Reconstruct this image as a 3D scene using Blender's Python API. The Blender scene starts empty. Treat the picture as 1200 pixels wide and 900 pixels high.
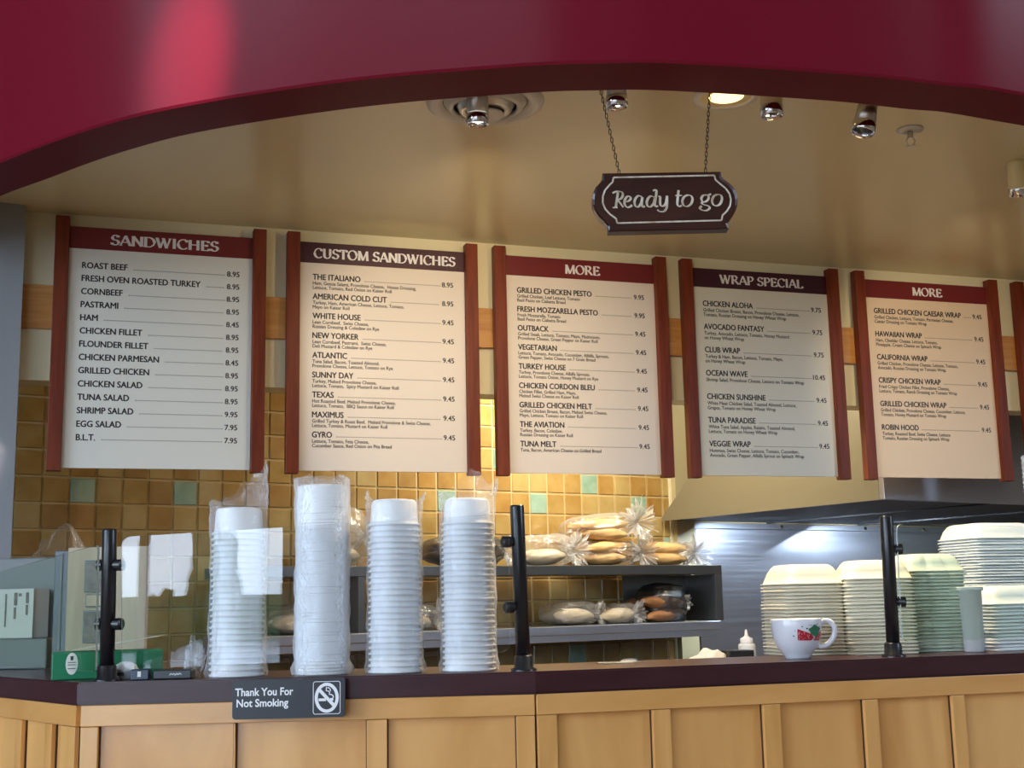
import bpy, bmesh, math, random
from math import sin, cos, pi, radians, hypot, atan2, sqrt
from mathutils import Vector, Matrix, noise
random.seed(7)
C = bpy.context.scene.collection
SC = bpy.context.scene
ZC = 1.25                       # eye height; heights below named h are relative to the eye

# ------------------------------------------------------------------ camera
cam_d = bpy.data.cameras.new('camera')
cam = bpy.data.objects.new('camera', cam_d); C.objects.link(cam); SC.camera = cam
cam_d.sensor_fit = 'HORIZONTAL'; cam_d.sensor_width = 36; cam_d.lens = 45.062
cam_d.clip_start = 0.05; cam_d.clip_end = 300
PITCH, ROLL = 0.16823616, 0.0210624
_f = Vector((0, cos(PITCH), sin(PITCH))); _u = Vector((0, -sin(PITCH), cos(PITCH))); _r = Vector((1, 0, 0))
_r2 = cos(ROLL)*_r - sin(ROLL)*_u; _u2 = sin(ROLL)*_r + cos(ROLL)*_u
m = Matrix.Identity(4)
for i in range(3):
    m[i][0], m[i][1], m[i][2] = _r2[i], _u2[i], -_f[i]
m.translation = (0, 0, ZC)
cam.matrix_world = m

# ------------------------------------------------------------------ view, sky, lamps
SC.view_settings.view_transform = 'Standard'; SC.view_settings.look = 'None'
SC.view_settings.gamma = 1.0; SC.view_settings.use_curve_mapping = False
SC.view_settings.exposure = 0.3
SC.cycles.transparent_max_bounces = 32; SC.cycles.max_bounces = 12
SC.cycles.caustics_reflective = False; SC.cycles.caustics_refractive = False
SKY_STRENGTH = 11.5
w = bpy.data.worlds.new('sky'); SC.world = w; w.use_nodes = True
nt = w.node_tree; nt.nodes.clear()
o_ = nt.nodes.new('ShaderNodeOutputWorld'); b_ = nt.nodes.new('ShaderNodeBackground')
tc = nt.nodes.new('ShaderNodeTexCoord'); sp_ = nt.nodes.new('ShaderNodeSeparateXYZ'); rp = nt.nodes.new('ShaderNodeValToRGB')
rp.color_ramp.elements[0].position = 0.0; rp.color_ramp.elements[0].color = (0.68, 0.83, 1.0, 1)
rp.color_ramp.elements[1].position = 0.6; rp.color_ramp.elements[1].color = (0.52, 0.68, 0.95, 1)
nt.links.new(tc.outputs['Generated'], sp_.inputs[0]); nt.links.new(sp_.outputs['Z'], rp.inputs[0])
nt.links.new(rp.outputs[0], b_.inputs[0]); b_.inputs[1].default_value = SKY_STRENGTH
nt.links.new(b_.outputs[0], o_.inputs[0])

def lamp(name, kind, loc, energy, color=(1, 1, 1), target=None, **kw):
    d = bpy.data.lights.new(name, kind); d.energy = energy; d.color = color
    for k, v in kw.items(): setattr(d, k, v)
    o = bpy.data.objects.new(name, d); C.objects.link(o); o.location = loc
    if target is not None:
        o.rotation_euler = (Vector(target)-Vector(loc)).to_track_quat('-Z', 'Y').to_euler()
    return o
WARM = (1.0, 0.78, 0.5)
# windows of the dining room: (wall, from, to, sill, head); skylight enters through them
WINDOWS = [('front', -5.4, -0.9, 0.12, 3.0),
           ('left', -4.6, -1.7, 0.7, 5.2), ('left', -0.9, 0.3, 0.7, 5.2), 
           ('right', 0.5, 2.0, 2.2, 5.2)]
XL, XR, YF, YB, ZT = -6.0, 6.0, -5.0, 9.6, 5.5
for (wl, a, b, z0, z1) in WINDOWS:
    cz = (z0+z1)/2
    loc, tgt = {'front': (((a+b)/2, YF+.02, cz), ((a+b)/2, 0, cz)), 'left': ((XL+.02, (a+b)/2, cz), (0, (a+b)/2, cz)),
                'right': ((XR-.02, (a+b)/2, cz), (0, (a+b)/2, cz))}[wl]
    o = lamp('window_daylight', 'AREA', loc, 1, target=tgt, shape='RECTANGLE', size=b-a, size_y=z1-z0)
    o.data.cycles.is_portal = True
o = lamp('wall_washer', 'SPOT', (.70, 1.15, ZC+2.1), 950, (1.0, 0.80, 0.80), target=(-.757, 2.925, ZC+1.31), spot_size=radians(3.7), spot_blend=1.0, shadow_soft_size=.02)  # added unseen spot that makes the pink stripe on the soffit
o.scale = (1, 3.6, 1)
# kitchen and spot lamps
lamp('kitchen_ceiling_light', 'AREA', (0.40, 5.80, ZC+1.34), 42, (1.0, 0.9, 0.72), target=(0.6, 6.3, 0), shape='RECTANGLE', size=1.3, size_y=0.25)
lamp('kitchen_ceiling_light', 'AREA', (1.55, 6.9, ZC+1.34), 4, (1.0, 0.95, 0.85), target=(1.55, 7.4, 1.9), shape='RECTANGLE', size=0.8, size_y=0.2)
for hx, hy in ((1.24, 6.78), (1.98, 7.26)):
    lamp('hood_light', 'AREA', (hx, hy, ZC+0.37), 15, (0.70, 0.84, 1.0), target=(hx+.12, hy+.16, ZC-.1), shape='DISK', size=0.16)

# ------------------------------------------------------------------ materials
def mat(name, col, rough=0.5, metal=0.0, coat=0.0, spec=0.5, noise_amt=0.0, scale=(8, 8, 8), col2=None, bump=0.0, bscale=60, kind='noise', detail=4, alpha=1.0, sss=0.0):
    mt = bpy.data.materials.new(name); mt.use_nodes = True; nt = mt.node_tree; N = nt.nodes; L = nt.links
    p = N['Principled BSDF']; p.inputs['Base Color'].default_value = (*col, 1)
    p.inputs['Roughness'].default_value = rough; p.inputs['Metallic'].default_value = metal
    p.inputs['Coat Weight'].default_value = coat; p.inputs['Coat Roughness'].default_value = 0.15
    p.inputs['Specular IOR Level'].default_value = spec
    t = N.new('ShaderNodeTexCoord'); mp = N.new('ShaderNodeMapping'); mp.inputs['Scale'].default_value = scale
    L.new(t.outputs['Object'], mp.inputs[0])
    if col2 is not None:
        if kind == 'wood':
            n1 = N.new('ShaderNodeTexNoise'); n1.inputs['Scale'].default_value = 1.0; n1.inputs['Detail'].default_value = 6; n1.inputs['Distortion'].default_value = 1.2
        else:
            n1 = N.new('ShaderNodeTexNoise'); n1.inputs['Scale'].default_value = 1.0; n1.inputs['Detail'].default_value = detail
        L.new(mp.outputs[0], n1.inputs['Vector'])
        r = N.new('ShaderNodeValToRGB'); r.color_ramp.elements[0].position = 0.32; r.color_ramp.elements[1].position = 0.68
        r.color_ramp.elements[0].color = (*col, 1); r.color_ramp.elements[1].color = (*col2, 1)
        L.new(n1.outputs['Fac'], r.inputs[0]); L.new(r.outputs[0], p.inputs['Base Color'])
    if bump:
        n2 = N.new('ShaderNodeTexNoise'); n2.inputs['Scale'].default_value = bscale; n2.inputs['Detail'].default_value = 3
        L.new(t.outputs['Object'], n2.inputs['Vector'])
        bp = N.new('ShaderNodeBump'); bp.inputs['Strength'].default_value = bump; bp.inputs['Distance'].default_value = 0.002
        L.new(n2.outputs['Fac'], bp.inputs['Height']); L.new(bp.outputs[0], p.inputs['Normal'])
    return mt

def film(name, tint=(1, 1, 1), base=0.10, edge=0.55, rough=0.12, white=0.35):
    """thin clear plastic: transparent, with glossy wrinkles and a little milky scatter"""
    mt = bpy.data.materials.new(name); mt.use_nodes = True; N = mt.node_tree.nodes; L = mt.node_tree.links
    N.remove(N['Principled BSDF']); out = N['Material Output']
    tr = N.new('ShaderNodeBsdfTransparent'); tr.inputs[0].default_value = (*tint, 1)
    gl = N.new('ShaderNodeBsdfGlossy'); gl.inputs['Roughness'].default_value = rough
    df = N.new('ShaderNodeBsdfDiffuse'); df.inputs[0].default_value = (0.96, 0.97, 0.99, 1)
    tl = N.new('ShaderNodeBsdfTranslucent'); tl.inputs[0].default_value = (0.96, 0.97, 0.99, 1)
    a1 = N.new('ShaderNodeMixShader'); a1.inputs[0].default_value = 0.5
    L.new(df.outputs[0], a1.inputs[1]); L.new(tl.outputs[0], a1.inputs[2])
    a2 = N.new('ShaderNodeMixShader'); a2.inputs[0].default_value = white
    L.new(gl.outputs[0], a2.inputs[1]); L.new(a1.outputs[0], a2.inputs[2])
    lw = N.new('ShaderNodeLayerWeight'); lw.inputs['Blend'].default_value = 0.35
    t = N.new('ShaderNodeTexCoord'); nz = N.new('ShaderNodeTexNoise'); nz.inputs['Scale'].default_value = 28; nz.inputs['Detail'].default_value = 5; nz.inputs['Distortion'].default_value = 1.5
    L.new(t.outputs['Object'], nz.inputs['Vector'])
    bp = N.new('ShaderNodeBump'); bp.inputs['Strength'].default_value = 0.9; bp.inputs['Distance'].default_value = 0.006
    L.new(nz.outputs['Fac'], bp.inputs['Height'])
    for g in (gl, lw): L.new(bp.outputs[0], g.inputs['Normal'])
    mr = N.new('ShaderNodeMapRange'); mr.inputs['To Min'].default_value = base; mr.inputs['To Max'].default_value = edge
    L.new(lw.outputs['Facing'], mr.inputs['Value'])
    mx = N.new('ShaderNodeMixShader'); L.new(mr.outputs[0], mx.inputs[0]); L.new(tr.outputs[0], mx.inputs[1]); L.new(a2.outputs[0], mx.inputs[2])
    L.new(mx.outputs[0], out.inputs[0])
    return mt

def pane(name, tint, ior=1.5, boost=1.0):
    mt = bpy.data.materials.new(name); mt.use_nodes = True; N = mt.node_tree.nodes; L = mt.node_tree.links
    N.remove(N['Principled BSDF']); out = N['Material Output']
    tr = N.new('ShaderNodeBsdfTransparent'); tr.inputs[0].default_value = (*tint, 1)
    gl = N.new('ShaderNodeBsdfGlossy'); gl.inputs['Roughness'].default_value = 0.0; gl.inputs[0].default_value = (1, 1, 1, 1)
    lw = N.new('ShaderNodeLayerWeight'); lw.inputs['Blend'].default_value = 0.5
    pw = N.new('ShaderNodeMath'); pw.operation = 'POWER'; pw.inputs[1].default_value = 5.0
    L.new(lw.outputs['Facing'], pw.inputs[0]); f0 = ((ior-1)/(ior+1))**2
    ml = N.new('ShaderNodeMath'); ml.operation = 'MULTIPLY_ADD'; ml.use_clamp = True; ml.inputs[1].default_value = (1-f0)*boost; ml.inputs[2].default_value = f0*boost
    L.new(pw.outputs[0], ml.inputs[0])
    mx = N.new('ShaderNodeMixShader'); L.new(ml.outputs[0], mx.inputs[0]); L.new(tr.outputs[0], mx.inputs[1]); L.new(gl.outputs[0], mx.inputs[2])
    L.new(mx.outputs[0], out.inputs[0])
    return mt

def emit(name, col, s):
    mt = bpy.data.materials.new(name); mt.use_nodes = True; p = mt.node_tree.nodes['Principled BSDF']
    p.inputs['Base Color'].default_value = (*col, 1); p.inputs['Emission Color'].default_value = (*col, 1); p.inputs['Emission Strength'].default_value = s
    return mt

def steel(name, col=(0.5, 0.52, 0.55), rough=0.3, streak=(1.5, 1.5, 60)):
    mt = mat(name, col, rough, 1.0)
    N = mt.node_tree.nodes; L = mt.node_tree.links; p = N['Principled BSDF']
    t = N.new('ShaderNodeTexCoord'); mp = N.new('ShaderNodeMapping'); mp.inputs['Scale'].default_value = streak
    n1 = N.new('ShaderNodeTexNoise'); n1.inputs['Scale'].default_value = 1; n1.inputs['Detail'].default_value = 4
    n2 = N.new('ShaderNodeTexNoise'); n2.inputs['Scale'].default_value = 3.2; n2.inputs['Detail'].default_value = 2
    L.new(t.outputs['Object'], mp.inputs[0]); L.new(mp.outputs[0], n1.inputs['Vector']); L.new(t.outputs['Object'], n2.inputs['Vector'])
    mr = N.new('ShaderNodeMapRange'); mr.inputs['To Min'].default_value = rough-.08; mr.inputs['To Max'].default_value = rough+.12
    L.new(n1.outputs['Fac'], mr.inputs['Value']); L.new(mr.outputs[0], p.inputs['Roughness'])
    bp = N.new('ShaderNodeBump'); bp.inputs['Strength'].default_value = 0.25; bp.inputs['Distance'].default_value = 0.02
    L.new(n2.outputs['Fac'], bp.inputs['Height']); L.new(bp.outputs[0], p.inputs['Normal'])
    if streak[2] > 10:
        tg = N.new('ShaderNodeTangent'); tg.direction_type = 'RADIAL'; tg.axis = 'Z'; L.new(tg.outputs[0], p.inputs['Tangent']); p.inputs['Anisotropic'].default_value = 0.75
    return mt

M = dict(
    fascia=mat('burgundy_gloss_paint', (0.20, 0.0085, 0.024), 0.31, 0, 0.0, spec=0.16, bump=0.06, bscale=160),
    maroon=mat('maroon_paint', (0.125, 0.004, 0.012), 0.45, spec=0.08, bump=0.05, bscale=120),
    ceil=mat('tan_ceiling_paint', (0.76, 0.67, 0.40), 0.26, spec=0.5, bump=0.03, bscale=9),
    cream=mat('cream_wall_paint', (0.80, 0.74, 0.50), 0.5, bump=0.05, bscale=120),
    hoodside=mat('painted_hood_side', (0.19, 0.165, 0.105), 0.35, bump=0.05, bscale=120),  # beige reflection on the steel side, put into its colour
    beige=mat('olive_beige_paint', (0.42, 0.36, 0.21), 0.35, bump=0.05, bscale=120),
    grey=mat('grey_wall_paint', (0.30, 0.33, 0.36), 0.5, bump=0.05, bscale=100),
    dining=mat('dining_wall_paint', (0.34, 0.26, 0.18), 0.6, bump=0.05, bscale=50),
    diningceil=mat('dining_ceiling_paint', (0.5, 0.46, 0.4), 0.7, bump=0.05, bscale=50),
    floor=mat('floor_tile', (0.25, 0.16, 0.10), 0.35, col2=(0.32, 0.22, 0.14), scale=(3, 3, 3)),
    mull=mat('dark_window_frame', (0.05, 0.04, 0.035), 0.4),
    grout=mat('light_grout', (0.52, 0.41, 0.21), 0.8, bump=0.2, bscale=200),
    tiles=[mat('ochre_tile', a, 0.22, 0, 0.3, col2=b, scale=(9, 9, 9), bump=0.25, bscale=14) for a, b in
           [((0.352, 0.214, 0.056), (0.447, 0.308, 0.112)), ((0.320, 0.171, 0.042), (0.416, 0.258, 0.079)), ((0.400, 0.274, 0.094), (0.480, 0.360, 0.150)), ((0.272, 0.154, 0.042), (0.400, 0.248, 0.084))]]
          + [mat('teal_tile', (0.22, 0.36, 0.27), 0.2, 0, 0.3, col2=(0.32, 0.46, 0.38), scale=(12, 12, 12), bump=0.2, bscale=14)],
    tiletrim=mat('cream_tile_trim', (0.75, 0.68, 0.48), 0.4),
    post=mat('cherry_stained_wood', (0.125, 0.018, 0.007), 0.45, col2=(0.22, 0.042, 0.014), scale=(30, 30, 2.0), kind='wood', spec=0.3, bump=0.1, bscale=40),
    rail=mat('oak_rail_wood', (0.48, 0.21, 0.045), 0.4, col2=(0.60, 0.30, 0.08), scale=(2.5, 30, 34), kind='wood', coat=0.15),
    panel=mat('cream_menu_panel', (0.78, 0.74, 0.66), 0.35, bump=0.02, bscale=30),
    bandred=mat('burgundy_band', (0.17, 0.018, 0.022), 0.35),
    bandplum=mat('plum_band', (0.05, 0.008, 0.022), 0.35),
    ink=mat('black_ink', (0.012, 0.012, 0.014), 0.5),
    white=mat('white_lettering', (0.86, 0.86, 0.88), 0.4),
    maple=mat('maple_panel', (0.63, 0.30, 0.082), 0.36, col2=(0.80, 0.44, 0.15), scale=(5, 5, 1.3), kind='wood', coat=0.55),
    maplerail=mat('maple_rail', (0.63, 0.30, 0.08), 0.36, col2=(0.77, 0.41, 0.135), scale=(2, 2, 9), kind='wood', coat=0.55),
    maplestile=mat('maple_stile', (0.64, 0.31, 0.082), 0.36, col2=(0.77, 0.41, 0.135), scale=(12, 12, 1.6), kind='wood', coat=0.55),
    seam=mat('dark_seam', (0.05, 0.02, 0.008), 0.7),
    counter=mat('dark_plum_laminate', (0.040, 0.012, 0.015), 0.30, col2=(0.055, 0.018, 0.022), scale=(6, 6, 30), coat=0.08, spec=0.35),
    black=mat('black_powder_coat', (0.010, 0.010, 0.012), 0.28),
    blackplastic=mat('black_plastic', (0.014, 0.017, 0.024), 0.35, bump=0.05, bscale=200),
    glass=pane('clear_guard_glass', (0.965, 0.975, 0.985), 1.5, 0.62),
    glassgreen=pane('greenish_guard_glass', (0.93, 0.97, 0.935), 1.45, 0.6),
    glassedge=mat('polished_glass_edge', (0.55, 0.62, 0.58), 0.2),
    foam=mat('white_foam', (0.90, 0.91, 0.92), 0.55, bump=0.08, bscale=350),
    foamwarm=mat('ivory_foam', (0.90, 0.82, 0.62), 0.55, bump=0.08, bscale=350),  # white foam with the warm downlight put into its colour
    foamgreen=mat('pale_green_foam', (0.68, 0.74, 0.62), 0.55, bump=0.08, bscale=350),
    film=film('clear_plastic_film', base=0.12, edge=0.48, white=0.68),
    filmmilky=film('milky_plastic_film', base=0.22, edge=0.6, white=0.85),
    filmknot=film('gathered_plastic_film', base=0.40, edge=0.8, white=0.7),
    filmbread=film('clear_bread_bag_film', base=0.15, edge=0.6, white=0.45, rough=0.18),
    filmdark=film('smoky_plastic_film', tint=(0.35, 0.36, 0.38), base=0.12, edge=0.5, white=0.1),
    bread=mat('baked_roll_crust', (0.60, 0.34, 0.12), 0.55, col2=(0.72, 0.48, 0.22), scale=(14, 14, 14), bump=0.3, bscale=40),
    breadbrown=mat('brown_bread_crust', (0.26, 0.11, 0.04), 0.6, col2=(0.38, 0.19, 0.08), scale=(14, 14, 14), bump=0.3, bscale=40),
    breadpale=mat('pale_bread', (0.55, 0.46, 0.33), 0.6, col2=(0.62, 0.54, 0.4), scale=(14, 14, 14), bump=0.3, bscale=40),
    steel=steel('brushed_steel', (0.60, 0.64, 0.74), 0.34),
    steeldark=steel('dull_steel', (0.19, 0.19, 0.185), 0.4),
    hoodin=mat('blackened_hood_lining', (0.012, 0.014, 0.018), 0.5),
    chrome=mat('polished_chrome', (0.75, 0.75, 0.75), 0.08, 1.0),
    nickel=mat('satin_nickel', (0.55, 0.50, 0.42), 0.3, 1.0),
    whitepaint=mat('white_metal_paint', (0.75, 0.73, 0.66), 0.4),
    bronze=mat('dark_chain_metal', (0.03, 0.02, 0.015), 0.45, 0.2),
    signwood=mat('dark_mahogany', (0.030, 0.006, 0.004), 0.35, col2=(0.055, 0.012, 0.006), scale=(3, 30, 24), kind='wood', coat=0.3),
    gold=mat('worn_gold_leaf', (0.52, 0.40, 0.27), 0.35, 0.0, col2=(0.85, 0.78, 0.66), scale=(40, 40, 40)),
    ceramic=mat('white_ceramic', (0.72, 0.72, 0.76), 0.2, coat=0.3),
    redprint=mat('red_print', (0.42, 0.015, 0.03), 0.35), greenprint=mat('green_print', (0.03, 0.16, 0.08), 0.35),
    darkprint=mat('dark_print', (0.02, 0.06, 0.04), 0.35), pinkprint=mat('pale_print_specks', (0.8, 0.55, 0.55), 0.35),
    plastic=mat('white_plastic', (0.72, 0.75, 0.76), 0.3), paper=mat('white_paper', (0.78, 0.76, 0.70), 0.7, bump=0.1, bscale=40),
    carton=mat('pale_carton', (0.62, 0.63, 0.60), 0.6), greenbox=mat('green_cardboard', (0.01, 0.20, 0.09), 0.45),
    limepad=mat('lime_green_label', (0.25, 0.55, 0.15), 0.5),
    navy=mat('navy_plastic', (0.02, 0.035, 0.07), 0.35), greymetal=mat('grey_enamel', (0.16, 0.18, 0.18), 0.45),
    greypost=mat('grey_anodised', (0.10, 0.11, 0.13), 0.35, 0.3),
    boardwood=mat('washed_pine', (0.42, 0.34, 0.24), 0.6, col2=(0.52, 0.43, 0.31), scale=(24, 24, 2), kind='wood'),
    photo=mat('dark_photo_print', (0.05, 0.045, 0.04), 0.3, col2=(0.16, 0.13, 0.10), scale=(40, 40, 40)),
    lampglow=emit('warm_lamp_glow', (1.0, 0.78, 0.36), 1.8), lens=emit('lit_lens', (0.85, 0.95, 1.0), 2.5),
    canlit=mat('cream_reflector', (0.8, 0.66, 0.32), 0.4),  # lamplight put into the colour of reflector and lit canisters
    ground=mat('pale_paving', (0.40, 0.38, 0.35), 0.9, col2=(0.48, 0.46, 0.43), scale=(1, 1, 1)),
    leaf=mat('tree_foliage', (0.03, 0.07, 0.02), 0.8, col2=(0.08, 0.13, 0.04), scale=(4, 4, 4)), bark=mat('tree_bark', (0.10, 0.07, 0.05), 0.9),
    pillar=mat('brown_brick_pillar', (0.20, 0.11, 0.08), 0.8),
)

# ------------------------------------------------------------------ mesh helpers
def obj(name, bm, mats, parent=None, smooth=False, loc=None, rz=None):
    me = bpy.data.meshes.new(name)
    bmesh.ops.recalc_face_normals(bm, faces=bm.faces[:])
    if smooth:
        for f in bm.faces: f.smooth = True
    bm.to_mesh(me); bm.free()
    for mm in (mats if isinstance(mats, (list, tuple)) else [mats]): me.materials.append(mm)
    o = bpy.data.objects.new(name, me); C.objects.link(o)
    if parent is not None: o.parent = parent
    if loc is not None: o.location = loc
    if rz is not None: o.rotation_euler = (0, 0, rz)
    return o

def thing(name, label, cat, loc=(0, 0, 0), rz=0, group=None):
    o = bpy.data.objects.new(name, None); C.objects.link(o); o.empty_display_size = 0.05
    o.location = loc; o.rotation_euler = (0, 0, rz)
    return tag(o, label, cat, group)

def tag(o, label, cat, group=None):
    o['label'] = label; o['category'] = cat
    if group: o['group'] = group
    return o

def struct(name, bm, mats, **k):
    o = obj(name, bm, mats, **k); o['kind'] = 'structure'; return o

def dup(root, loc, rz=None, label=None, group=None):
    r = root.copy(); C.objects.link(r); r.location = loc
    if rz is not None: r.rotation_euler = (0, 0, rz)
    if label: r['label'] = label
    if group: r['group'] = group
    for ch in list(root.children):
        c = ch.copy(); C.objects.link(c); c.parent = r
        for g in list(ch.children):
            d = g.copy(); C.objects.link(d); d.parent = c
    return r

def box(bm, x0, x1, y0, y1, z0, z1, bev=0.0, mi=0, seg=2):
    r = bmesh.ops.create_cube(bm, size=1, matrix=Matrix.Translation(((x0+x1)/2, (y0+y1)/2, (z0+z1)/2)) @ Matrix.Diagonal((x1-x0, y1-y0, z1-z0, 1)))
    vs = r['verts']
    fs = list({f for v in vs for f in v.link_faces})
    for f in fs: f.material_index = mi
    if bev:
        es = list({e for v in vs for e in v.link_edges})
        bmesh.ops.bevel(bm, geom=es, offset=bev, segments=seg, affect='EDGES', profile=0.5)

def prism(bm, pts, a, b, axis='z', mi=0):
    """polygon swept from a to b; axis z: pts are (x,y); axis y: pts are (x,z)"""
    def P(p, t): return (p[0], p[1], t) if axis == 'z' else (p[0], t, p[1])
    A = [bm.verts.new(P(p, a)) for p in pts]; B = [bm.verts.new(P(p, b)) for p in pts]
    fs = [bm.faces.new(A[::-1]), bm.faces.new(B)]
    n = len(pts)
    for i in range(n): fs.append(bm.faces.new((A[i], A[(i+1) % n], B[(i+1) % n], B[i])))
    for f in fs: f.material_index = mi
    return fs

def lathe(bm, prof, n=32, c=(0, 0), mi=0, cap=True):
    rings = []
    for r, z in prof:
        rings.append([bm.verts.new((c[0]+r*cos(2*pi*i/n), c[1]+r*sin(2*pi*i/n), z)) for i in range(n)])
    for a, b in zip(rings, rings[1:]):
        for i in range(n):
            bm.faces.new((a[i], a[(i+1) % n], b[(i+1) % n], b[i])).material_index = mi
    if cap:
        for rg in (rings[0], rings[-1]):
            try: bm.faces.new(rg).material_index = mi
            except ValueError: pass

def tube(bm, path, rad, n=10, mi=0, closed=False):
    path = [Vector(p) for p in path]; rings = []; k = len(path); up = Vector((0.137, 0.21, 0.968))
    for i, p in enumerate(path):
        t = (path[(i+1) % k]-path[i-1]) if (closed or 0 < i < k-1) else (path[1]-path[0] if i == 0 else path[-1]-path[-2])
        t.normalize(); u = t.cross(up)
        if u.length < 1e-3: u = t.cross(Vector((1, 0, 0)))
        u.normalize(); v = t.cross(u); rr = rad[i] if isinstance(rad, (list, tuple)) else rad
        rings.append([bm.verts.new(p+rr*(cos(2*pi*j/n)*u+sin(2*pi*j/n)*v)) for j in range(n)])
    prs = list(zip(rings, rings[1:])) + ([(rings[-1], rings[0])] if closed else [])
    for a, b in prs:
        for j in range(n): bm.faces.new((a[j], a[(j+1) % n], b[(j+1) % n], b[j])).material_index = mi
    if not closed:
        bm.faces.new(rings[0]).material_index = mi; bm.faces.new(rings[-1]).material_index = mi

def cyl(bm, p0, p1, r, n=20, mi=0): tube(bm, [p0, p1], r, n, mi)

def rrect(w, h, r, n=6):
    pts = []
    for cx, cy, a in ((w/2-r, h/2-r, 0), (-w/2+r, h/2-r, pi/2), (-w/2+r, -h/2+r, pi), (w/2-r, -h/2+r, 3*pi/2)):
        for i in range(n+1):
            t = a+pi/2*i/n; pts.append((cx+r*cos(t), cy+r*sin(t)))
    return pts

_font_cache = {}
def glyphs(s, bold=0.0):
    k = (s, bold)
    if k not in _font_cache:
        cu = bpy.data.curves.new('t', 'FONT'); cu.body = s; cu.size = 1; cu.offset = bold; cu.resolution_u = 3
        ob = bpy.data.objects.new('t', cu); C.objects.link(ob)
        me = bpy.data.meshes.new_from_object(ob)
        _font_cache[k] = ([tuple(v.co) for v in me.vertices], [tuple(p.vertices) for p in me.polygons])
        bpy.data.objects.remove(ob); bpy.data.curves.remove(cu); bpy.data.meshes.remove(me)
    return _font_cache[k]
CAP = 0.729
def text(bm, s, x, z, cap, y=0.0, width=None, right=False, bold=0.0, mi=0, heavy=0.0, squeeze=1.0):
    vs, fs = glyphs(s, bold)
    if not vs: return 0
    k = cap/CAP; x0 = min(v[0] for v in vs); x1 = max(v[0] for v in vs)
    kx = width/(x1-x0) if width else k*squeeze
    ox = x-x0*kx if not right else x-x1*kx
    for j, (ex, ez) in enumerate(((0, 0), (heavy, 0), (heavy*.5, heavy*.6)) if heavy else ((0, 0),)):
        V = [bm.verts.new((ox+v[0]*kx+ex, y-j*.00004, z+v[1]*k+ez)) for v in vs]
        for f in fs: bm.faces.new([V[i] for i in f]).material_index = mi
    return (x1-x0)*kx

# pen-stroke lettering (roman capitals and italic script), thick on verticals, thin on the rest
def arc(cx, cy, rx, ry, a0, a1, n=18):
    return [(cx+rx*cos(radians(a0+(a1-a0)*i/n)), cy+ry*sin(radians(a0+(a1-a0)*i/n))) for i in range(n+1)]
SW = .075
def sf(x, y): return [(x-.11, y), (x+.11, y)]
CAPS = {
 'A': (.74, [[(.03, .03), (.36, 1)], [(.36, 1), (.70, .03)], [(.15, .34), (.58, .34)]], [(.04, .03), (.70, .03)]),
 'N': (.80, [[(.12, 0), (.12, 1)], [(.12, 1), (.70, .02)], [(.70, .02), (.70, 1)]], [(.12, .03), (.10, .97), (.70, .97)]),
 'D': (.80, [[(.13, .03), (.13, .97)], [(.1, .97), (.32, .97)]+arc(.32, .5, .42, .47, 90, -90)[1:]+[(.1, .03)]], [(.08, .97), (.08, .03)]),
 'W': (1.08, [[(.08, .97), (.32, 0)], [(.32, 0), (.55, .95)], [(.52, .97), (.76, 0)], [(.76, 0), (1.0, .97)]], [(.08, .97), (.52, .97), (1.0, .97)]),
 'I': (.34, [[(.17, .03), (.17, .97)]], [(.17, .03), (.17, .97)]),
 'C': (.72, [arc(.42, .5, .36, .48, 48, 318, 26), [(.66, .72), (.66, .95)]], []),
 'H': (.84, [[(.14, .03), (.14, .97)], [(.70, .03), (.70, .97)], [(.14, .52), (.70, .52)]], [(.14, .03), (.14, .97), (.70, .03), (.70, .97)]),
 'E': (.66, [[(.14, .03), (.14, .97)], [(.06, .97), (.56, .97)], [(.14, .52), (.44, .52)], [(.06, .03), (.60, .03)], [(.56, .97), (.56, .80)], [(.60, .03), (.60, .22)], [(.44, .42), (.44, .62)]], []),
 'U': (.80, [[(.14, .97), (.14, .34)]+arc(.40, .30, .26, .28, 180, 360, 16), [(.66, .30), (.66, .97)]], [(.14, .97), (.66, .97)]),
 'S': (.58, [arc(.29, .745, .20, .235, 35, 270, 18)+arc(.29, .27, .23, .24, 90, -145, 18)[1:], [(.47, .78), (.47, .97)], [(.07, .04), (.07, .24)]], []),
 'T': (.70, [[(.35, .03), (.35, .97)], [(.05, .97), (.65, .97)], [(.05, .97), (.05, .76)], [(.65, .97), (.65, .76)]], [(.35, .03)]),
 'O': (.84, [arc(.42, .5, .36, .48, 0, 360, 36)], []),
 'M': (.98, [[(.12, 0), (.16, .97)], [(.16, .97), (.48, .02)], [(.48, .02), (.80, .97)], [(.82, .97), (.86, .03)]], [(.12, .03), (.86, .03), (.12, .97), (.84, .97)]),
 'R': (.76, [[(.14, .03), (.14, .97)], [(.1, .97), (.34, .97)]+arc(.34, .735, .22, .235, 90, -90, 14)[1:]+[(.14, .50)], [(.34, .50), (.70, .03)]], [(.14, .03), (.08, .97), (.70, .03)]),
 'P': (.64, [[(.14, .03), (.14, .97)], [(.1, .97), (.34, .97)]+arc(.34, .72, .24, .25, 90, -90, 14)[1:]+[(.14, .47)]], [(.14, .03), (.08, .97)]),
 'L': (.62, [[(.14, .03), (.14, .97)], [(.08, .03), (.58, .03)], [(.58, .03), (.58, .24)]], [(.14, .97)]),
 ' ': (.30, [], []),
}
STROKES = [0]
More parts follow.
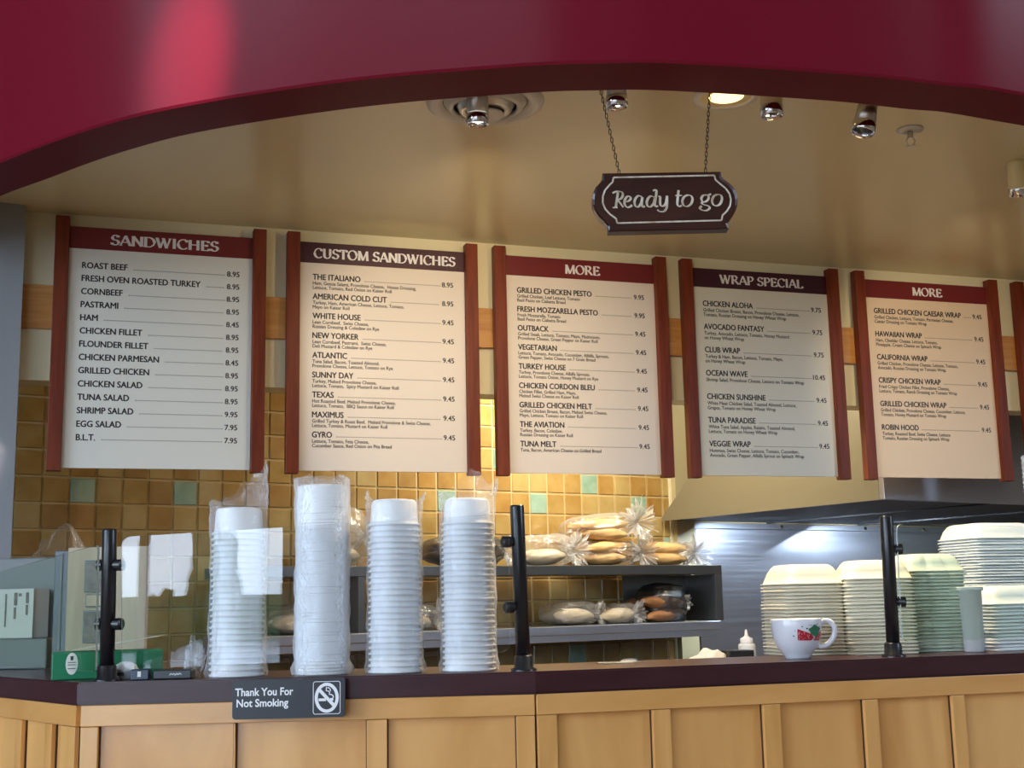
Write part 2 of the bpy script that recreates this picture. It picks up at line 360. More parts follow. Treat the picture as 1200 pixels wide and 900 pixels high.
def stroke(bm, pts, wfun, X, Y, y, th, mi=0):
    """ribbon along pts; X,Y map to plane, raised by th towards -y"""
    n = len(pts); L = []; R = []; STROKES[0] += 1; y = y-(STROKES[0] % 40)*.00002
    for i, p in enumerate(pts):
        a = pts[max(i-1, 0)]; b = pts[min(i+1, n-1)]
        dx, dy = b[0]-a[0], b[1]-a[1]; l = hypot(dx, dy) or 1; dx /= l; dy /= l
        wv = wfun(dx, dy)/2
        L.append((p[0]-dy*wv, p[1]+dx*wv)); R.append((p[0]+dy*wv, p[1]-dx*wv))
    poly = L+R[::-1]
    top = [bm.verts.new((X(q[0], q[1]), y-th, Y(q[1]))) for q in poly]
    m_ = len(poly)
    for i in range(n-1):
        bm.faces.new((top[i], top[i+1], top[m_-2-i], top[m_-1-i])).material_index = mi
def roman(bm, s, xc, z, cap, width, y, mi=0):
    tot = sum(CAPS[c][0]+.05 for c in s)
    k = width/tot; x = xc-width/2
    for c in s:
        adv, st, se = CAPS[c]
        wf = lambda dx, dy: .095+.13*abs(dy)*(1.0 if dx*dy <= .05 else .3)
        for p in st: stroke(bm, p, wf, lambda a, b: x+a*k, lambda b: z+b*cap, y, .0006, mi)
        for (a, b) in se: stroke(bm, sf(a, b), lambda dx, dy: SW*.9, lambda a, b: x+a*k, lambda b: z+b*cap, y, .0006, mi)
        x += (adv+.05)*k

# ------------------------------------------------------------------ the setting
KA = 0.923                      # size of the menu-board layout in metres per unit
TA, ZA = 0.31950643, 5.2*KA     # menu-board plane: bearing and distance
TB, ZB = 0.58097822, 6.43082    # tiled back wall: bearing and distance
def onA(s, off=0.0, h=0.0):     # off > 0: towards the room
    s, off, h = s*KA, off*KA, h*KA
    return Vector((s*cos(TA)+off*sin(TA), ZA+s*sin(TA)-off*cos(TA), ZC+h))
def onB(s, off=0.0, h=0.0):
    return Vector((s*cos(TB)+off*sin(TB), ZB+s*sin(TB)-off*cos(TB), ZC+h))
HCEIL = 1.3707

bm = bmesh.new(); box(bm, XL, XR, YF, YB, -0.1, 0); struct('floor', bm, M['floor'])
bm = bmesh.new(); box(bm, XL-.2, XR+.2, YF-.2, YB+.2, ZT, ZT+.1); struct('ceiling_dining', bm, M['diningceil'])
def wall_with_windows(name, side):
    bm = bmesh.new()
    ws = sorted([(a, b, z0, z1) for (wl, a, b, z0, z1) in WINDOWS if wl == side])
    lo, hi = (XL, XR) if side == 'front' else (YF, YB)
    def bx(a, b, z0, z1):
        if side == 'front': box(bm, a, b, YF-.2, YF, z0, z1)
        elif side == 'left': box(bm, XL-.2, XL, a, b, z0, z1)
        else: box(bm, XR, XR+.2, a, b, z0, z1)
    cur = lo
    for (a, b, z0, z1) in ws:
        bx(cur, a, 0, ZT); bx(a, b, 0, z0); bx(a, b, z1, ZT); cur = b
    bx(cur, hi, 0, ZT)
    struct(name, bm, M['dining'])
for sd in ('front', 'left', 'right'): wall_with_windows('wall_'+sd, sd)
bm = bmesh.new(); box(bm, XL, XR, YB, YB+.2, 0, ZT); struct('wall_rear', bm, M['beige'])
for k, (wl, a, b, z0, z1) in enumerate(WINDOWS):
    bm = bmesh.new(); n = max(1, round((b-a)/1.1))
    def mb(u0, u1, v0, v1):
        if wl == 'front': box(bm, u0, u1, YF-.15, YF-.05, v0, v1)
        elif wl == 'left': box(bm, XL-.15, XL-.05, u0, u1, v0, v1)
        else: box(bm, XR+.05, XR+.15, u0, u1, v0, v1)
    for i in range(n+1):
        u = a+(b-a)*i/n; mb(max(a, u-.035), min(b, u+.035), z0, z1)
    for zz in (z0+.035, 2.6, z1-.035): mb(a, b, zz-.035, zz+.035)
    struct('window_%d' % (k+1), bm, M['mull'])

# curved soffit over the counter (measured plan of its lower front and back edges)
def catmull(pts, n=10):
    out = []
    P = [pts[0]]+list(pts)+[pts[-1]]
    for i in range(1, len(P)-2):
        p0, p1, p2, p3 = [Vector(q) for q in P[i-1:i+3]]
        for j in range(n):
            t = j/n
            out.append(.5*((2*p1)+(p2-p0)*t+(2*p0-5*p1+4*p2-p3)*t*t+(3*p1-p0-3*p2+p3)*t**3))
    out.append(Vector(pts[-1])); return out
HS = 1.20
front = catmull([(-2.95, 6.2), (-2.62, 5.0), (-2.2, 4.2), (-1.70, 3.585), (-1.371, 3.31), (-1.09, 3.105), (-0.816, 2.958), (-0.385, 2.818), (0.015, 2.752), (0.209, 2.742), (0.404, 2.754), (0.814, 2.838), (1.035, 2.905), (1.268, 2.985), (2.0, 3.36), (2.9, 4.1), (3.6, 5.0), (4.2, 6.3)])
back = [p+Vector((n_.x, n_.y))*.165 for p, n_ in [(front[i], (lambda d: Vector((-d.y, d.x)).normalized())(front[min(i+1, len(front)-1)]-front[max(i-1, 0)])) for i in range(len(front))]]
bm = bmesh.new()
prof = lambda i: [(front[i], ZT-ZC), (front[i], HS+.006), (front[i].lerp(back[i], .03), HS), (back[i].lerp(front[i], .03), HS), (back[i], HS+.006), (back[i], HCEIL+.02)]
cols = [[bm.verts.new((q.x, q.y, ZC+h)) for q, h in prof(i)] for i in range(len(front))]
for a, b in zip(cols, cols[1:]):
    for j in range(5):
        f = bm.faces.new((a[j], b[j], b[j+1], a[j+1])); f.smooth = (j == 0); f.material_index = 1 if 2 <= j <= 4 else 0  # underside and back get a darker red than the front
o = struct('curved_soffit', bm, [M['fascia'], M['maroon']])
# inner ceiling behind the soffit, one slab
bm = bmesh.new()
mid = [p.lerp(q, .5) for p, q in zip(front, back)]
prism(bm, [(p.x, p.y) for p in mid]+[(4.6, YB-.02), (-3.4, YB-.02)], ZC+HCEIL, ZC+HCEIL+.08)
struct('ceiling', bm, M['ceil'])

# header wall that carries the menu boards
bm = bmesh.new()
box(bm, -2.02, 4.2, .034, .165, .843, HCEIL/KA)
o = struct('wall_header', bm, M['cream'], loc=(0, ZA, ZC), rz=TA); o.scale = (KA, KA, KA)
# tiled back wall: one mesh, each tile a bevelled face set in the grout
TEAL = {(1, 0), (5, 0), (25, -1), (22, 0), (28, 0), (17, 0), (24, 7), (20, -2), (30, 2), (11, 3), (14, -4)}
bm = bmesh.new(); S0, T = -2.28583, .108; g = .0032
rnd = random.Random(3)
for c in range(-3, 31):
    for r in range(-9, 12):
        x0 = S0+c*T+g; x1 = S0+(c+1)*T-g; z1 = .541-r*T-g; z0 = .541-(r+1)*T+g
        x1 = min(x1, 1.0)
        if x1 <= x0 or z0 < -1.24: continue
        mi = 4 if (c, r) in TEAL else rnd.choice((0, 0, 1, 2, 3))
        d = .004; dz = [rnd.uniform(-.0012, .0012) for _ in range(4)]
        A = [bm.verts.new(v) for v in ((x0, 0, z0), (x1, 0, z0), (x1, 0, z1), (x0, 0, z1))]
        B = [bm.verts.new(v) for v in ((x0+d, -.006+dz[0], z0+d), (x1-d, -.006+dz[1], z0+d), (x1-d, -.006+dz[2], z1-d), (x0+d, -.006+dz[3], z1-d))]
        bm.faces.new(B).material_index = mi
        for i in range(4): bm.faces.new((A[i], A[(i+1) % 4], B[(i+1) % 4], B[i])).material_index = mi
box(bm, -2.62, 1.0, -.001, .12, -1.25, HCEIL, mi=5)
struct('wall_back', bm, M['tiles']+[M['grout']], loc=(0, ZB, ZC), rz=TB)
bm = bmesh.new(); box(bm, 1.0, 1.012, -.016, .02, -1.25, HCEIL); struct('trim_1', bm, M['tiletrim'], loc=(0, ZB, ZC), rz=TB)
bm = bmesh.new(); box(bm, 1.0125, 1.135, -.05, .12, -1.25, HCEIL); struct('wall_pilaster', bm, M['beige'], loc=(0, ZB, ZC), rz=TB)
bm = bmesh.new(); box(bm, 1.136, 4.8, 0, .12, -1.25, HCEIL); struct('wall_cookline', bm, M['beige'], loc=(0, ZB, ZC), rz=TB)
# grey wall end at the left
bm = bmesh.new()
d = Vector((.894, .447)); q = Vector((-1.647, 4.212)); nrm = Vector((-.447, .894))
prism(bm, [tuple(q), tuple(q-d*.92), tuple(q-d*.92+nrm*.2), tuple(q+nrm*.075)], 0, ZC+HCEIL)
struct('wall_left_return', bm, M['grey'])

# ------------------------------------------------------------------ outside: ground, pillar, trees seen in the glass
bm = bmesh.new(); box(bm, -60, 60, -80, YF-.25, -.25, -.12); struct('ground', bm, M['ground'])
bm = bmesh.new(); box(bm, -4.55, -4.2, YF-1.6, YF-1.25, -.15, 5); struct('trim_2', bm, M['pillar'])
def tree(x, y, h, r, seed, label):
    t = thing('broadleaf_tree', label, 'tree', (x, y, -.12))
    bm = bmesh.new(); tube(bm, [(0, 0, 0), (.05, .02, h*.3), (0, 0, h*.55)], [.22, .17, .1], 8); obj('trunk', bm, M['bark'], t)
    bm = bmesh.new(); bmesh.ops.create_icosphere(bm, subdivisions=4, radius=1)
    for v in bm.verts:
        n_ = noise.noise(v.co*2.1+Vector((seed, 0, 0)))*.5+noise.noise(v.co*6+Vector((0, seed, 0)))*.28
        v.co = v.co*(1+n_); v.co = Vector((v.co.x*r, v.co.y*r, h*.62+v.co.z*h*.38))
    obj('crown', bm, M['leaf'], t)
tree(-4.3, -22.0, 1.75, .42, 1.0, 'small round tree outside beyond the brick pillar')
tree(-3.55, -24.5, 3.4, .50, 5.0, 'taller tree outside by the car park')
tree(-9.5, -26, 5.0, 2.2, 9.0, 'distant tree outside on the left')
bm = bmesh.new(); box(bm, -30, 20, -46, -44, -.2, 1.9); struct('wall_outside', bm, M['leaf'])  # distant hedge, added to break the horizon in the pane reflections

# ------------------------------------------------------------------ counter
TW = radians(17.0)
LW0, LC, RC, RW = Vector((-1.62, 3.492)), Vector((-.908, 2.703)), Vector((.036, 2.757)), Vector((.036+2.6*cos(TW), 2.757+2.6*sin(TW)))
HT = -.1455; HB = -.192
def inset(pts, dists):
    """offset an open polyline to its left (towards the kitchen)"""
    out = []
    for i, p in enumerate(pts):
        ds = []
        if i > 0: e = (p-pts[i-1]).normalized(); ds.append((Vector((-e.y, e.x)), pts[i-1]))
        if i < len(pts)-1: e = (pts[i+1]-p).normalized(); ds.append((Vector((-e.y, e.x)), p))
        if len(ds) == 1: out.append(p+ds[0][0]*dists)
        else:
            n1, n2 = ds[0][0], ds[1][0]; b = (n1+n2).normalized(); out.append(p+b*(dists/b.dot(n1)))
    return out
line = [LW0, LC, RC, RW]
bk = inset(line, .30)
bm = bmesh.new()
prism(bm, [tuple(p) for p in line]+[tuple(p) for p in bk[::-1]], ZC+HB, ZC+HT)
es = [e for e in bm.edges if abs(e.verts[0].co.z-e.verts[1].co.z) < 1e-6]
bmesh.ops.bevel(bm, geom=es, offset=.004, segments=2, affect='EDGES')
o = obj('countertop', bm, M['counter']); tag(o, 'dark plum angled countertop running along the whole serving counter', 'countertop')

ct = thing('service_counter', 'light maple panelled counter base under the dark top', 'counter', (0, 0, 0))
body = inset(line, .016); body2 = inset(line, .27)
bm = bmesh.new(); prism(bm, [tuple(p) for p in body]+[tuple(p) for p in body2[::-1]], 0.09, ZC+HB)
obj('carcass', bm, M['maple'], ct)
bm = bmesh.new(); kk = inset(line, .07); prism(bm, [tuple(p) for p in kk]+[tuple(p) for p in body2[::-1]], 0.0, 0.09); obj('kick_plate', bm, M['seam'], ct)
def run(a, b, stiles, zr=-.235):
    """rails and stiles along one face of the base, in that face's own axes"""
    L = (b-a).length; rz = atan2(b.y-a.y, b.x-a.x)
    loc = (a.x, a.y, 0)
    bm = bmesh.new(); box(bm, .0005, L-.0005, -.014, -.0005, ZC+zr, ZC+HB-.0005, bev=.0015)
    obj('top_rail', bm, M['maplerail'], ct, loc=loc, rz=rz)
    bm = bmesh.new(); box(bm, .0005, L-.0005, -.014, -.0005, .10, .18, bev=.0015)
    obj('bottom_rail', bm, M['maplerail'], ct, loc=loc, rz=rz)
    for s0, s1 in stiles:
        bm = bmesh.new(); box(bm, s0, s1, -.014, -.0005, .1805, ZC+zr-.0008, bev=.0015)
        box(bm, s0-.0022, s1+.0022, -.004, -.0003, .181, ZC+zr-.001, mi=1)
        obj('stile', bm, [M['maplestile'], M['seam']], ct, loc=loc, rz=rz)
b0, b1, b2, b3 = body
run(b0, b1, [(.05, .09), (.30, .34), (.565, .60), (.735, .77), (.90, .935), ((b1-b0).length-.075, (b1-b0).length-.002)])
Lf = (b2-b1).length
run(b1, b2, [(.001, .037), (.312, .316), (.585, .627), (Lf-.040, Lf-.001)])
Lr = (b3-b2).length
run(b2, b3, [(.001, .045), (.262, .304), (.526, .568), (.780, .816), (1.012, 1.046), (1.25, 1.284), (1.49, 1.525), (Lr-.05, Lr-.002)])

# no-smoking sign on the counter edge
ns = thing('no_smoking_sign', 'black no smoking sign with white lettering fixed to the counter edge', 'sign', (-.471, 2.705, ZC-.186), radians(3.3))
W_, H_ = .229, .0785
bm = bmesh.new(); prism(bm, rrect(W_, H_, .007), -.011, -.0028, axis='y')
obj('plate', bm, M['blackplastic'], ns)
bm = bmesh.new()
text(bm, 'Thank You For', -.109, .0075, .0158, y=-.0116, width=.118, bold=.022)
text(bm, 'Not Smoking', -.106, -.0145, .0158, y=-.0116, width=.105, bold=.022)
obj('lettering', bm, M['white'], ns)
bm = bmesh.new(); cx = .077
def ring2(bm, outer, inner, y):
    n = len(outer); A = [bm.verts.new((p[0], y, p[1])) for p in outer]; B = [bm.verts.new((p[0], y, p[1])) for p in inner]
    for i in range(n): bm.faces.new((A[i], A[(i+1) % n], B[(i+1) % n], B[i]))
sh = lambda pts, dx: [(a+dx, b) for a, b in pts]
ring2(bm, sh(rrect(.056, .066, .005), cx), sh(rrect(.0535, .0635, .004), cx), -.0116)
ring2(bm, [(cx+.0245*cos(t*pi/24), .030/.0245*.0245*sin(t*pi/24)) for t in range(48)], [(cx+.018*cos(t*pi/24), .0235*sin(t*pi/24)) for t in range(48)], -.0116)
lin = lambda pts, wd: stroke(bm, pts, lambda dx, dy: wd, lambda a, b: a, lambda b: b, -.0116, 0)
lin([(cx-.0155, .0165), (cx+.0155, -.0165)], .0068)
lin([(cx-.0165, -.004), (cx-.0015, -.004)], .0055)
lin([(cx+.0075, -.0035), (cx+.0135, -.0035)], .0055)
lin([(cx-.0005, .0215), (cx-.001, .014), (cx+.004, .013), (cx+.006, .010), (cx+.005, .0065), (cx+.0095, .006), (cx+.0132, .0035), (cx+.0132, -.0005)], .0022)
lin([(cx+.0015, .0205), (cx+.005, .019), (cx+.0075, .016), (cx+.0075, .0125)], .002)
obj('pictogram', bm, M['white'], ns)

# ------------------------------------------------------------------ menu boards
BOARDS = [
 (-1.79, 'SANDWICHES', 'bandred', .401, 1.268, .0501, .024, [
  ('ROAST BEEF', '8.95'), ('FRESH OVEN ROASTED TURKEY', '8.95'), ('CORNBEEF', '8.95'), ('PASTRAMI', '8.95'), ('HAM', '8.45'), ('CHICKEN FILLET', '8.95'),
  ('FLOUNDER FILLET', '8.95'), ('CHICKEN PARMESAN', '8.45'), ('GRILLED CHICKEN', '8.95'), ('CHICKEN SALAD', '8.95'), ('TUNA SALAD', '8.95'),
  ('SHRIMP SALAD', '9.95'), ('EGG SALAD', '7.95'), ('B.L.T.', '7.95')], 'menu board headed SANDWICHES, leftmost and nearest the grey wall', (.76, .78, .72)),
 (-.928, 'CUSTOM SANDWICHES', 'bandplum', .584, 1.275, .0788, .024, [
  ('THE ITALIANO', '8.95', 'Ham, Genoa Salami, Provolone Cheese,  House Dressing,', 'Lettuce, Tomato, Red Onion on Kaiser Roll'),
  ('AMERICAN COLD CUT', '8.95', 'Turkey, Ham, American Cheese, Lettuce, Tomato,', 'Mayo on Kaiser Roll'),
  ('WHITE HOUSE', '9.45', 'Lean Cornbeef,  Swiss Cheese,', 'Russian Dressing & Coleslaw on Rye'),
  ('NEW YORKER', '9.45', 'Lean Cornbeef, Pastrami,  Swiss Cheese,', 'Deli Mustard & Coleslaw on Rye'),
  ('ATLANTIC', '9.45', 'Tuna Salad, Bacon, Toasted Almond,', 'Provolone Cheese, Lettuce, Tomato on Rye'),
  ('SUNNY DAY', '9.45', 'Turkey, Melted Provolone Cheese,', 'Lettuce, Tomato,  Spicy Mustard on Kaiser Roll'),
  ('TEXAS', '9.45', 'Hot Roasted Beef, Melted Provolone Cheese,', 'Lettuce, Tomato,  BBQ Sauce on Kaiser Roll'),
  ('MAXIMUS', '9.45', 'Grilled Turkey & Roast Beef,  Melted Provolone & Swiss Cheese,', 'Lettuce, Tomato, Mustard on Kaiser Roll'),
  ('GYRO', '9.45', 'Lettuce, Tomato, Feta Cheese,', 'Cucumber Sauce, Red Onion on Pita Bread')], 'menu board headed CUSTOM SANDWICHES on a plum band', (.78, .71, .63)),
 (-.0755, 'MORE', 'bandred', .160, 1.270, .0807, .024, [
  ('GRILLED CHICKEN PESTO', '9.95', 'Grilled Chicken, Leaf Lettuce, Tomato', 'Basil Pesto on Ciabatta Bread'),
  ('FRESH MOZZARELLA PESTO', '9.95', 'Fresh Mozzarella, Tomato', 'Basil Pesto on Ciabatta Bread'),
  ('OUTBACK', '9.45', 'Grilled Steak, Lettuce, Tomato, Mayo, Mushroom,', 'Provolone Cheese, Green Pepper on Kaiser Roll'),
  ('VEGETARIAN', '9.45', 'Lettuce, Tomato, Avocado, Cucumber, Alfalfa, Sprouts,', 'Green Pepper, Swiss Cheese on 7 Grain Bread'),
  ('TURKEY HOUSE', '9.45', 'Turkey, Provolone Cheese, Alfalfa Sprouts,', 'Lettuce, Tomato Onion, Honey Mustard on Rye'),
  ('CHICKEN CORDON BLEU', '9.45', 'Chicken Fillet, Grilled Ham, Mayo,', 'Melted Swiss Cheese on Kaiser Roll'),
  ('GRILLED CHICKEN MELT', '9.45', 'Grilled Chicken Breast, Bacon, Melted Swiss Cheese,', 'Mayo, Lettuce, Tomato on Kaiser Roll'),
  ('THE AVIATION', '9.45', 'Turkey, Bacon, Coleslaw,', 'Russian Dressing on Kaiser Roll'),
  ('TUNA MELT', '9.45', 'Tuna, Bacon, American Cheese on Grilled Bread')], 'menu board headed MORE listing grilled chicken pesto, third from the left', (.78, .71, .63)),
 (.781, 'WRAP SPECIAL', 'bandplum', .418, 1.258, .103, .0255, [
  ('CHICKEN ALOHA', '9.75', 'Grilled Chicken Breast, Bacon, Provolone Cheese, Lettuce,', 'Tomato, Russian Dressing on Honey Wheat Wrap'),
  ('AVOCADO FANTASY', '9.75', 'Turkey, Avocado, Lettuce, Tomato, Honey Mustard', 'on Honey Wheat Wrap'),
  ('CLUB WRAP', '9.75', 'Turkey & Ham, Bacon, Lettuce, Tomato, Mayo,', 'on Honey Wheat Wrap'),
  ('OCEAN WAVE', '10.45', 'Shrimp Salad, Provolone Cheese, Lettuce on Tomato Wrap'),
  ('CHICKEN SUNSHINE', '9.45', 'White Meat Chicken Salad, Toasted Almond, Lettuce,', 'Grapes, Tomato on Honey Wheat Wrap'),
  ('TUNA PARADISE', '9.45', 'White Tuna Salad, Apples, Raisins, Toasted Almond,', 'Lettuce, Tomato on Honey Wheat Wrap'),
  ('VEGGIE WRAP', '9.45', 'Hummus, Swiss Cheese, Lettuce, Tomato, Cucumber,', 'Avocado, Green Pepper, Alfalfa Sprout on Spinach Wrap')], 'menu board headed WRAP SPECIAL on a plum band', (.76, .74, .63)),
 (1.649, 'MORE', 'bandred', .164, 1.270, .1078, .0255, [
  ('GRILLED CHICKEN CAESAR WRAP', '9.45', 'Grilled Chicken, Lettuce, Tomato, Parmesan Cheese,', 'Caesar Dressing on Tomato Wrap'),
  ('HAWAIIAN WRAP', '9.45', 'Ham, Cheddar Cheese, Lettuce, Tomato,', 'Pineapple, Cream Cheese on Spinach Wrap'),
  ('CALIFORNIA WRAP', '9.45', 'Grilled Chicken, Provolone Cheese, Lettuce, Tomato,', 'Avocado, Russian Dressing on Tomato Wrap'),
  ('CRISPY CHICKEN WRAP', '9.45', 'Fried Crispy Chicken Fillet, Provolone Cheese,', 'Lettuce, Tomato, Ranch Dressing on Tomato Wrap'),
  ('GRILLED CHICKEN WRAP', '9.45', 'Grilled Chicken, Provolone Cheese, Cucumber, Lettuce,', 'Tomato, Honey Mustard on Tomato Wrap'),
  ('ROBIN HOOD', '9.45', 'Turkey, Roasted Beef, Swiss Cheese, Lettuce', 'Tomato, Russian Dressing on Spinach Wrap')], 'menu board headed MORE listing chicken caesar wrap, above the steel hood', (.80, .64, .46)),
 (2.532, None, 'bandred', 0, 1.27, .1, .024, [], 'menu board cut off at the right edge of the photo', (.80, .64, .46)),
]
pm = {}
for (s, head, band, hw, y0, pitch, cap, items, label, pc) in BOARDS:
    t = thing('menu_board', label, 'menu board', onA(s, 0, 0), TA, 'menu boards on the header wall')
    t.scale = (KA, KA, KA)
    for a in (0.0, .73):
        bm = bmesh.new(); box(bm, a, a+.0505, -.032, .0105, .502, 1.4605, bev=.0025)
        obj('frame_post', bm, M['post'], t)
    bm = bmesh.new(); box(bm, .0510, .7295, -.006, .004, .515, 1.3435, bev=.001)
    if pc not in pm: pm[pc] = mat('menu_panel_print', pc, 0.38, bump=0.02, bscale=30)  # each board's tint has the warm spotlighting put into its colour
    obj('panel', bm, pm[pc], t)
    bm = bmesh.new(); box(bm, .0510, .7295, -.0065, .004, 1.344, 1.428, bev=.001); hb = obj('heading_band', bm, M[band], t)
    if head:
        bm = bmesh.new(); roman(bm, head, .400, 1.3640, .0395, hw, -.0068); obj('heading_lettering', bm, M['white'], hb)
    bm = bmesh.new(); Y = -.0064; small = .0136 if pitch < .1 else .0150
    plain = pitch < .06
    for i, it in enumerate(items):
        z = y0-i*pitch
        wn = text(bm, it[0], .098 if plain else .103, z, cap, y=Y, heavy=.0022, squeeze=.92 if plain else .88)
        right = .692 if pitch > .1 else .679
        wp = text(bm, it[1], right, z-.001, cap*.88, y=Y, right=True, heavy=.0016, squeeze=1.0)
        x = .098+wn+.024; xe = right-wp-.010
        while x < xe:
            bm.faces.new([bm.verts.new((x+a, Y, z+b)) for a, b in ((0, .002), (.0036, .002), (.0036, .0056), (0, .0056))]); x += .0088
        for j, sub in enumerate(it[2:]):
            text(bm, sub, .104, z-(.0205 if pitch < .1 else .0245)-j*(.0178 if pitch < .1 else .0205), small*1.05, y=Y, heavy=.0009, squeeze=.92)
    if items: obj('menu_text', bm, M['ink'], t)
# oak rail behind the boards
bm = bmesh.new(); box(bm, -2.0, 3.9, .011, .0335, 1.034, 1.2, bev=.002)
o = struct('trim_3', bm, M['rail'], loc=(0, ZA, ZC), rz=TA); o.scale = (KA, KA, KA)

# ------------------------------------------------------------------ hanging sign
hs = thing('hanging_sign', 'dark wooden Ready to go sign hanging on two chains from the ceiling', 'sign', (.392, 3.10, ZC+.980), 0)
k = 3.137/1502.06/6            # metres per zoomed pixel
def S_(x, y): return ((x-602)*k, -(y-288)*k)
def bulge(pts_l):
    return [S_(x, y) for x, y in pts_l]
edge = bulge([(160, 70), (1015, 76), (1018, 112), (1042, 140), (1080, 170), (1108, 205), (1124, 245), (1128, 280), (1122, 330), (1104, 375), (1080, 415), (1056, 440), (1046, 462), (1050, 505), (187, 507), (184, 465), (160, 430), (125, 395), (98, 350), (82, 300), (80, 260), (88, 215), (108, 175), (136, 145), (158, 118)])
bm = bmesh.new(); fs = prism(bm, edge, -.006, .022, axis='y')
ff = [f for f in bm.faces if len(f.verts) > 6 and min(v.co.y for v in f.verts) < -.005]
r = bmesh.ops.inset_region(bm, faces=ff, thickness=.009, depth=0)
for v in {v for f in ff for v in f.verts}: v.co.y = -.013
r = bmesh.ops.inset_region(bm, faces=ff, thickness=.006, depth=0)
for v in {v for f in ff for v in f.verts}: v.co.y = -.009
obj('board', bm, M['signwood'], hs)
bm = bmesh.new()
inn = bulge([(240, 100), (968, 100), (975, 135), (1010, 168), (1045, 200), (1070, 240), (1078, 285), (1070, 330), (1045, 370), (1012, 400), (1003, 438), (255, 442), (248, 408), (205, 375), (172, 335), (156, 290), (158, 240), (175, 195), (210, 155), (232, 135)])
for i in range(len(inn)):
    a, b = inn[i], inn[(i+1) % len(inn)]
    stroke(bm, [a, b], lambda dx, dy: .0042, lambda p, q: p, lambda q: q, -.0108, 0)
obj('gold_border', bm, M['gold'], hs)
bm = bmesh.new()
def script(pts, lo=7, hi=18):
    p = [S_(*q) for q in catmull2(pts)]
    stroke(bm, p, lambda dx, dy: (lo+(hi-lo)*abs(dx*.35+dy*.94)**1.3)*k, lambda a, b: a, lambda b: b, -.0108, .0006)
def catmull2(pts):
    return [(v.x, v.y) for v in catmull(pts, 6)] if len(pts) > 2 else pts
script([(268, 212), (248, 325)]); script([(228, 218), (262, 206), (295, 212), (302, 235), (285, 262), (255, 268)]); script([(262, 268), (285, 300), (302, 326)]); script([(226, 326), (262, 326)])
script([(312, 284), (340, 280), (358, 262), (350, 245), (330, 248), (314, 275), (314, 305), (330, 326), (352, 322), (366, 310)])
script([(440, 250), (415, 242), (392, 262), (384, 295), (394, 322), (412, 322), (432, 295), (442, 255)]); script([(442, 252), (436, 300), (442, 325), (458, 320)])
script([(528, 255), (505, 246), (484, 262), (472, 295), (480, 322), (500, 324), (522, 300), (532, 262)]); script([(520, 206), (545, 204), (538, 260), (530, 305), (536, 325), (552, 320)])
script([(556, 250), (570, 252), (568, 290), (572, 318), (590, 322), (610, 300), (620, 246)]); script([(620, 246), (618, 300), (612, 340), (592, 362), (562, 362), (546, 348)])
script([(705, 206), (694, 280), (692, 312), (704, 328), (722, 320)]); script([(680, 246), (728, 246)])
script([(768, 244), (742, 258), (728, 292), (738, 322), (764, 328), (790, 310), (802, 275), (792, 250), (768, 244)])
script([(905, 246), (880, 250), (866, 272), (874, 295), (895, 296), (916, 278), (918, 255), (905, 246)]); script([(912, 250), (938, 240)]); script([(878, 296), (868, 308), (885, 320), (912, 328), (922, 345), (900, 362), (870, 360), (852, 345), (866, 328)])
script([(982, 244), (956, 258), (942, 292), (952, 322), (978, 328), (1002, 310), (1014, 275), (1006, 250), (982, 244)])
obj('gold_lettering', bm, M['gold'], hs)
for (xb, xt) in ((728, 707), (832.5, 842)):
    bm = bmesh.new(); zb = .080; zt = HCEIL-.980
    xa = (xb-780.5)*3.12/1502; xc = (xt-780.5)*3.12/1502*1.08
    n = int((zt-zb)/.0105)
    for i in range(n):
        t = (i+.5)/n; cx_, cz_ = xa+(xc-xa)*t, zb+(zt-zb)*t
        a = pi/2*(i % 2); hl = (zt-zb)/n*.72; wd = .0030
        tube(bm, [(cx_+wd*cos(q)*cos(a), .008+wd*cos(q)*sin(a), cz_+hl*sin(q)) for q in [2*pi*j/10 for j in range(10)]], .0011, 5, closed=True)
    obj('chain', bm, M['bronze'], hs)

# ------------------------------------------------------------------ ceiling fittings
av = thing('air_diffuser', 'round metal air diffuser in the tan ceiling behind the soffit', 'ceiling vent', (-.058, 3.378, ZC+HCEIL)); av.scale = (KA, KA, KA)
bm = bmesh.new(); lathe(bm, [(.178, -.0005), (.176, -.008), (.150, -.016), (.128, -.006), (.128, -.0005)], 48, cap=False); obj('outer_ring', bm, M['whitepaint'], av, smooth=True)
bm = bmesh.new(); lathe(bm, [(.126, -.002), (.112, -.020), (.100, -.026), (.094, -.018), (.106, -.004)], 48, cap=False); obj('cone', bm, M['whitepaint'], av, smooth=True)
bm = bmesh.new(); lathe(bm, [(.128, -.0012), (.02, -.0014)], 48, cap=True); obj('throat', bm, M['hoodin'], av)
bm = bmesh.new(); lathe(bm, [(.090, -.010), (.078, -.030), (.062, -.038), (.056, -.03)], 48, cap=False); obj('cone', bm, M['nickel'], av, smooth=True)
bm = bmesh.new(); lathe(bm, [(.001, -.046), (.052, -.046), (.056, -.042), (.050, -.034), (.001, -.034)], 40); obj('centre_disc', bm, M['whitepaint'], av)

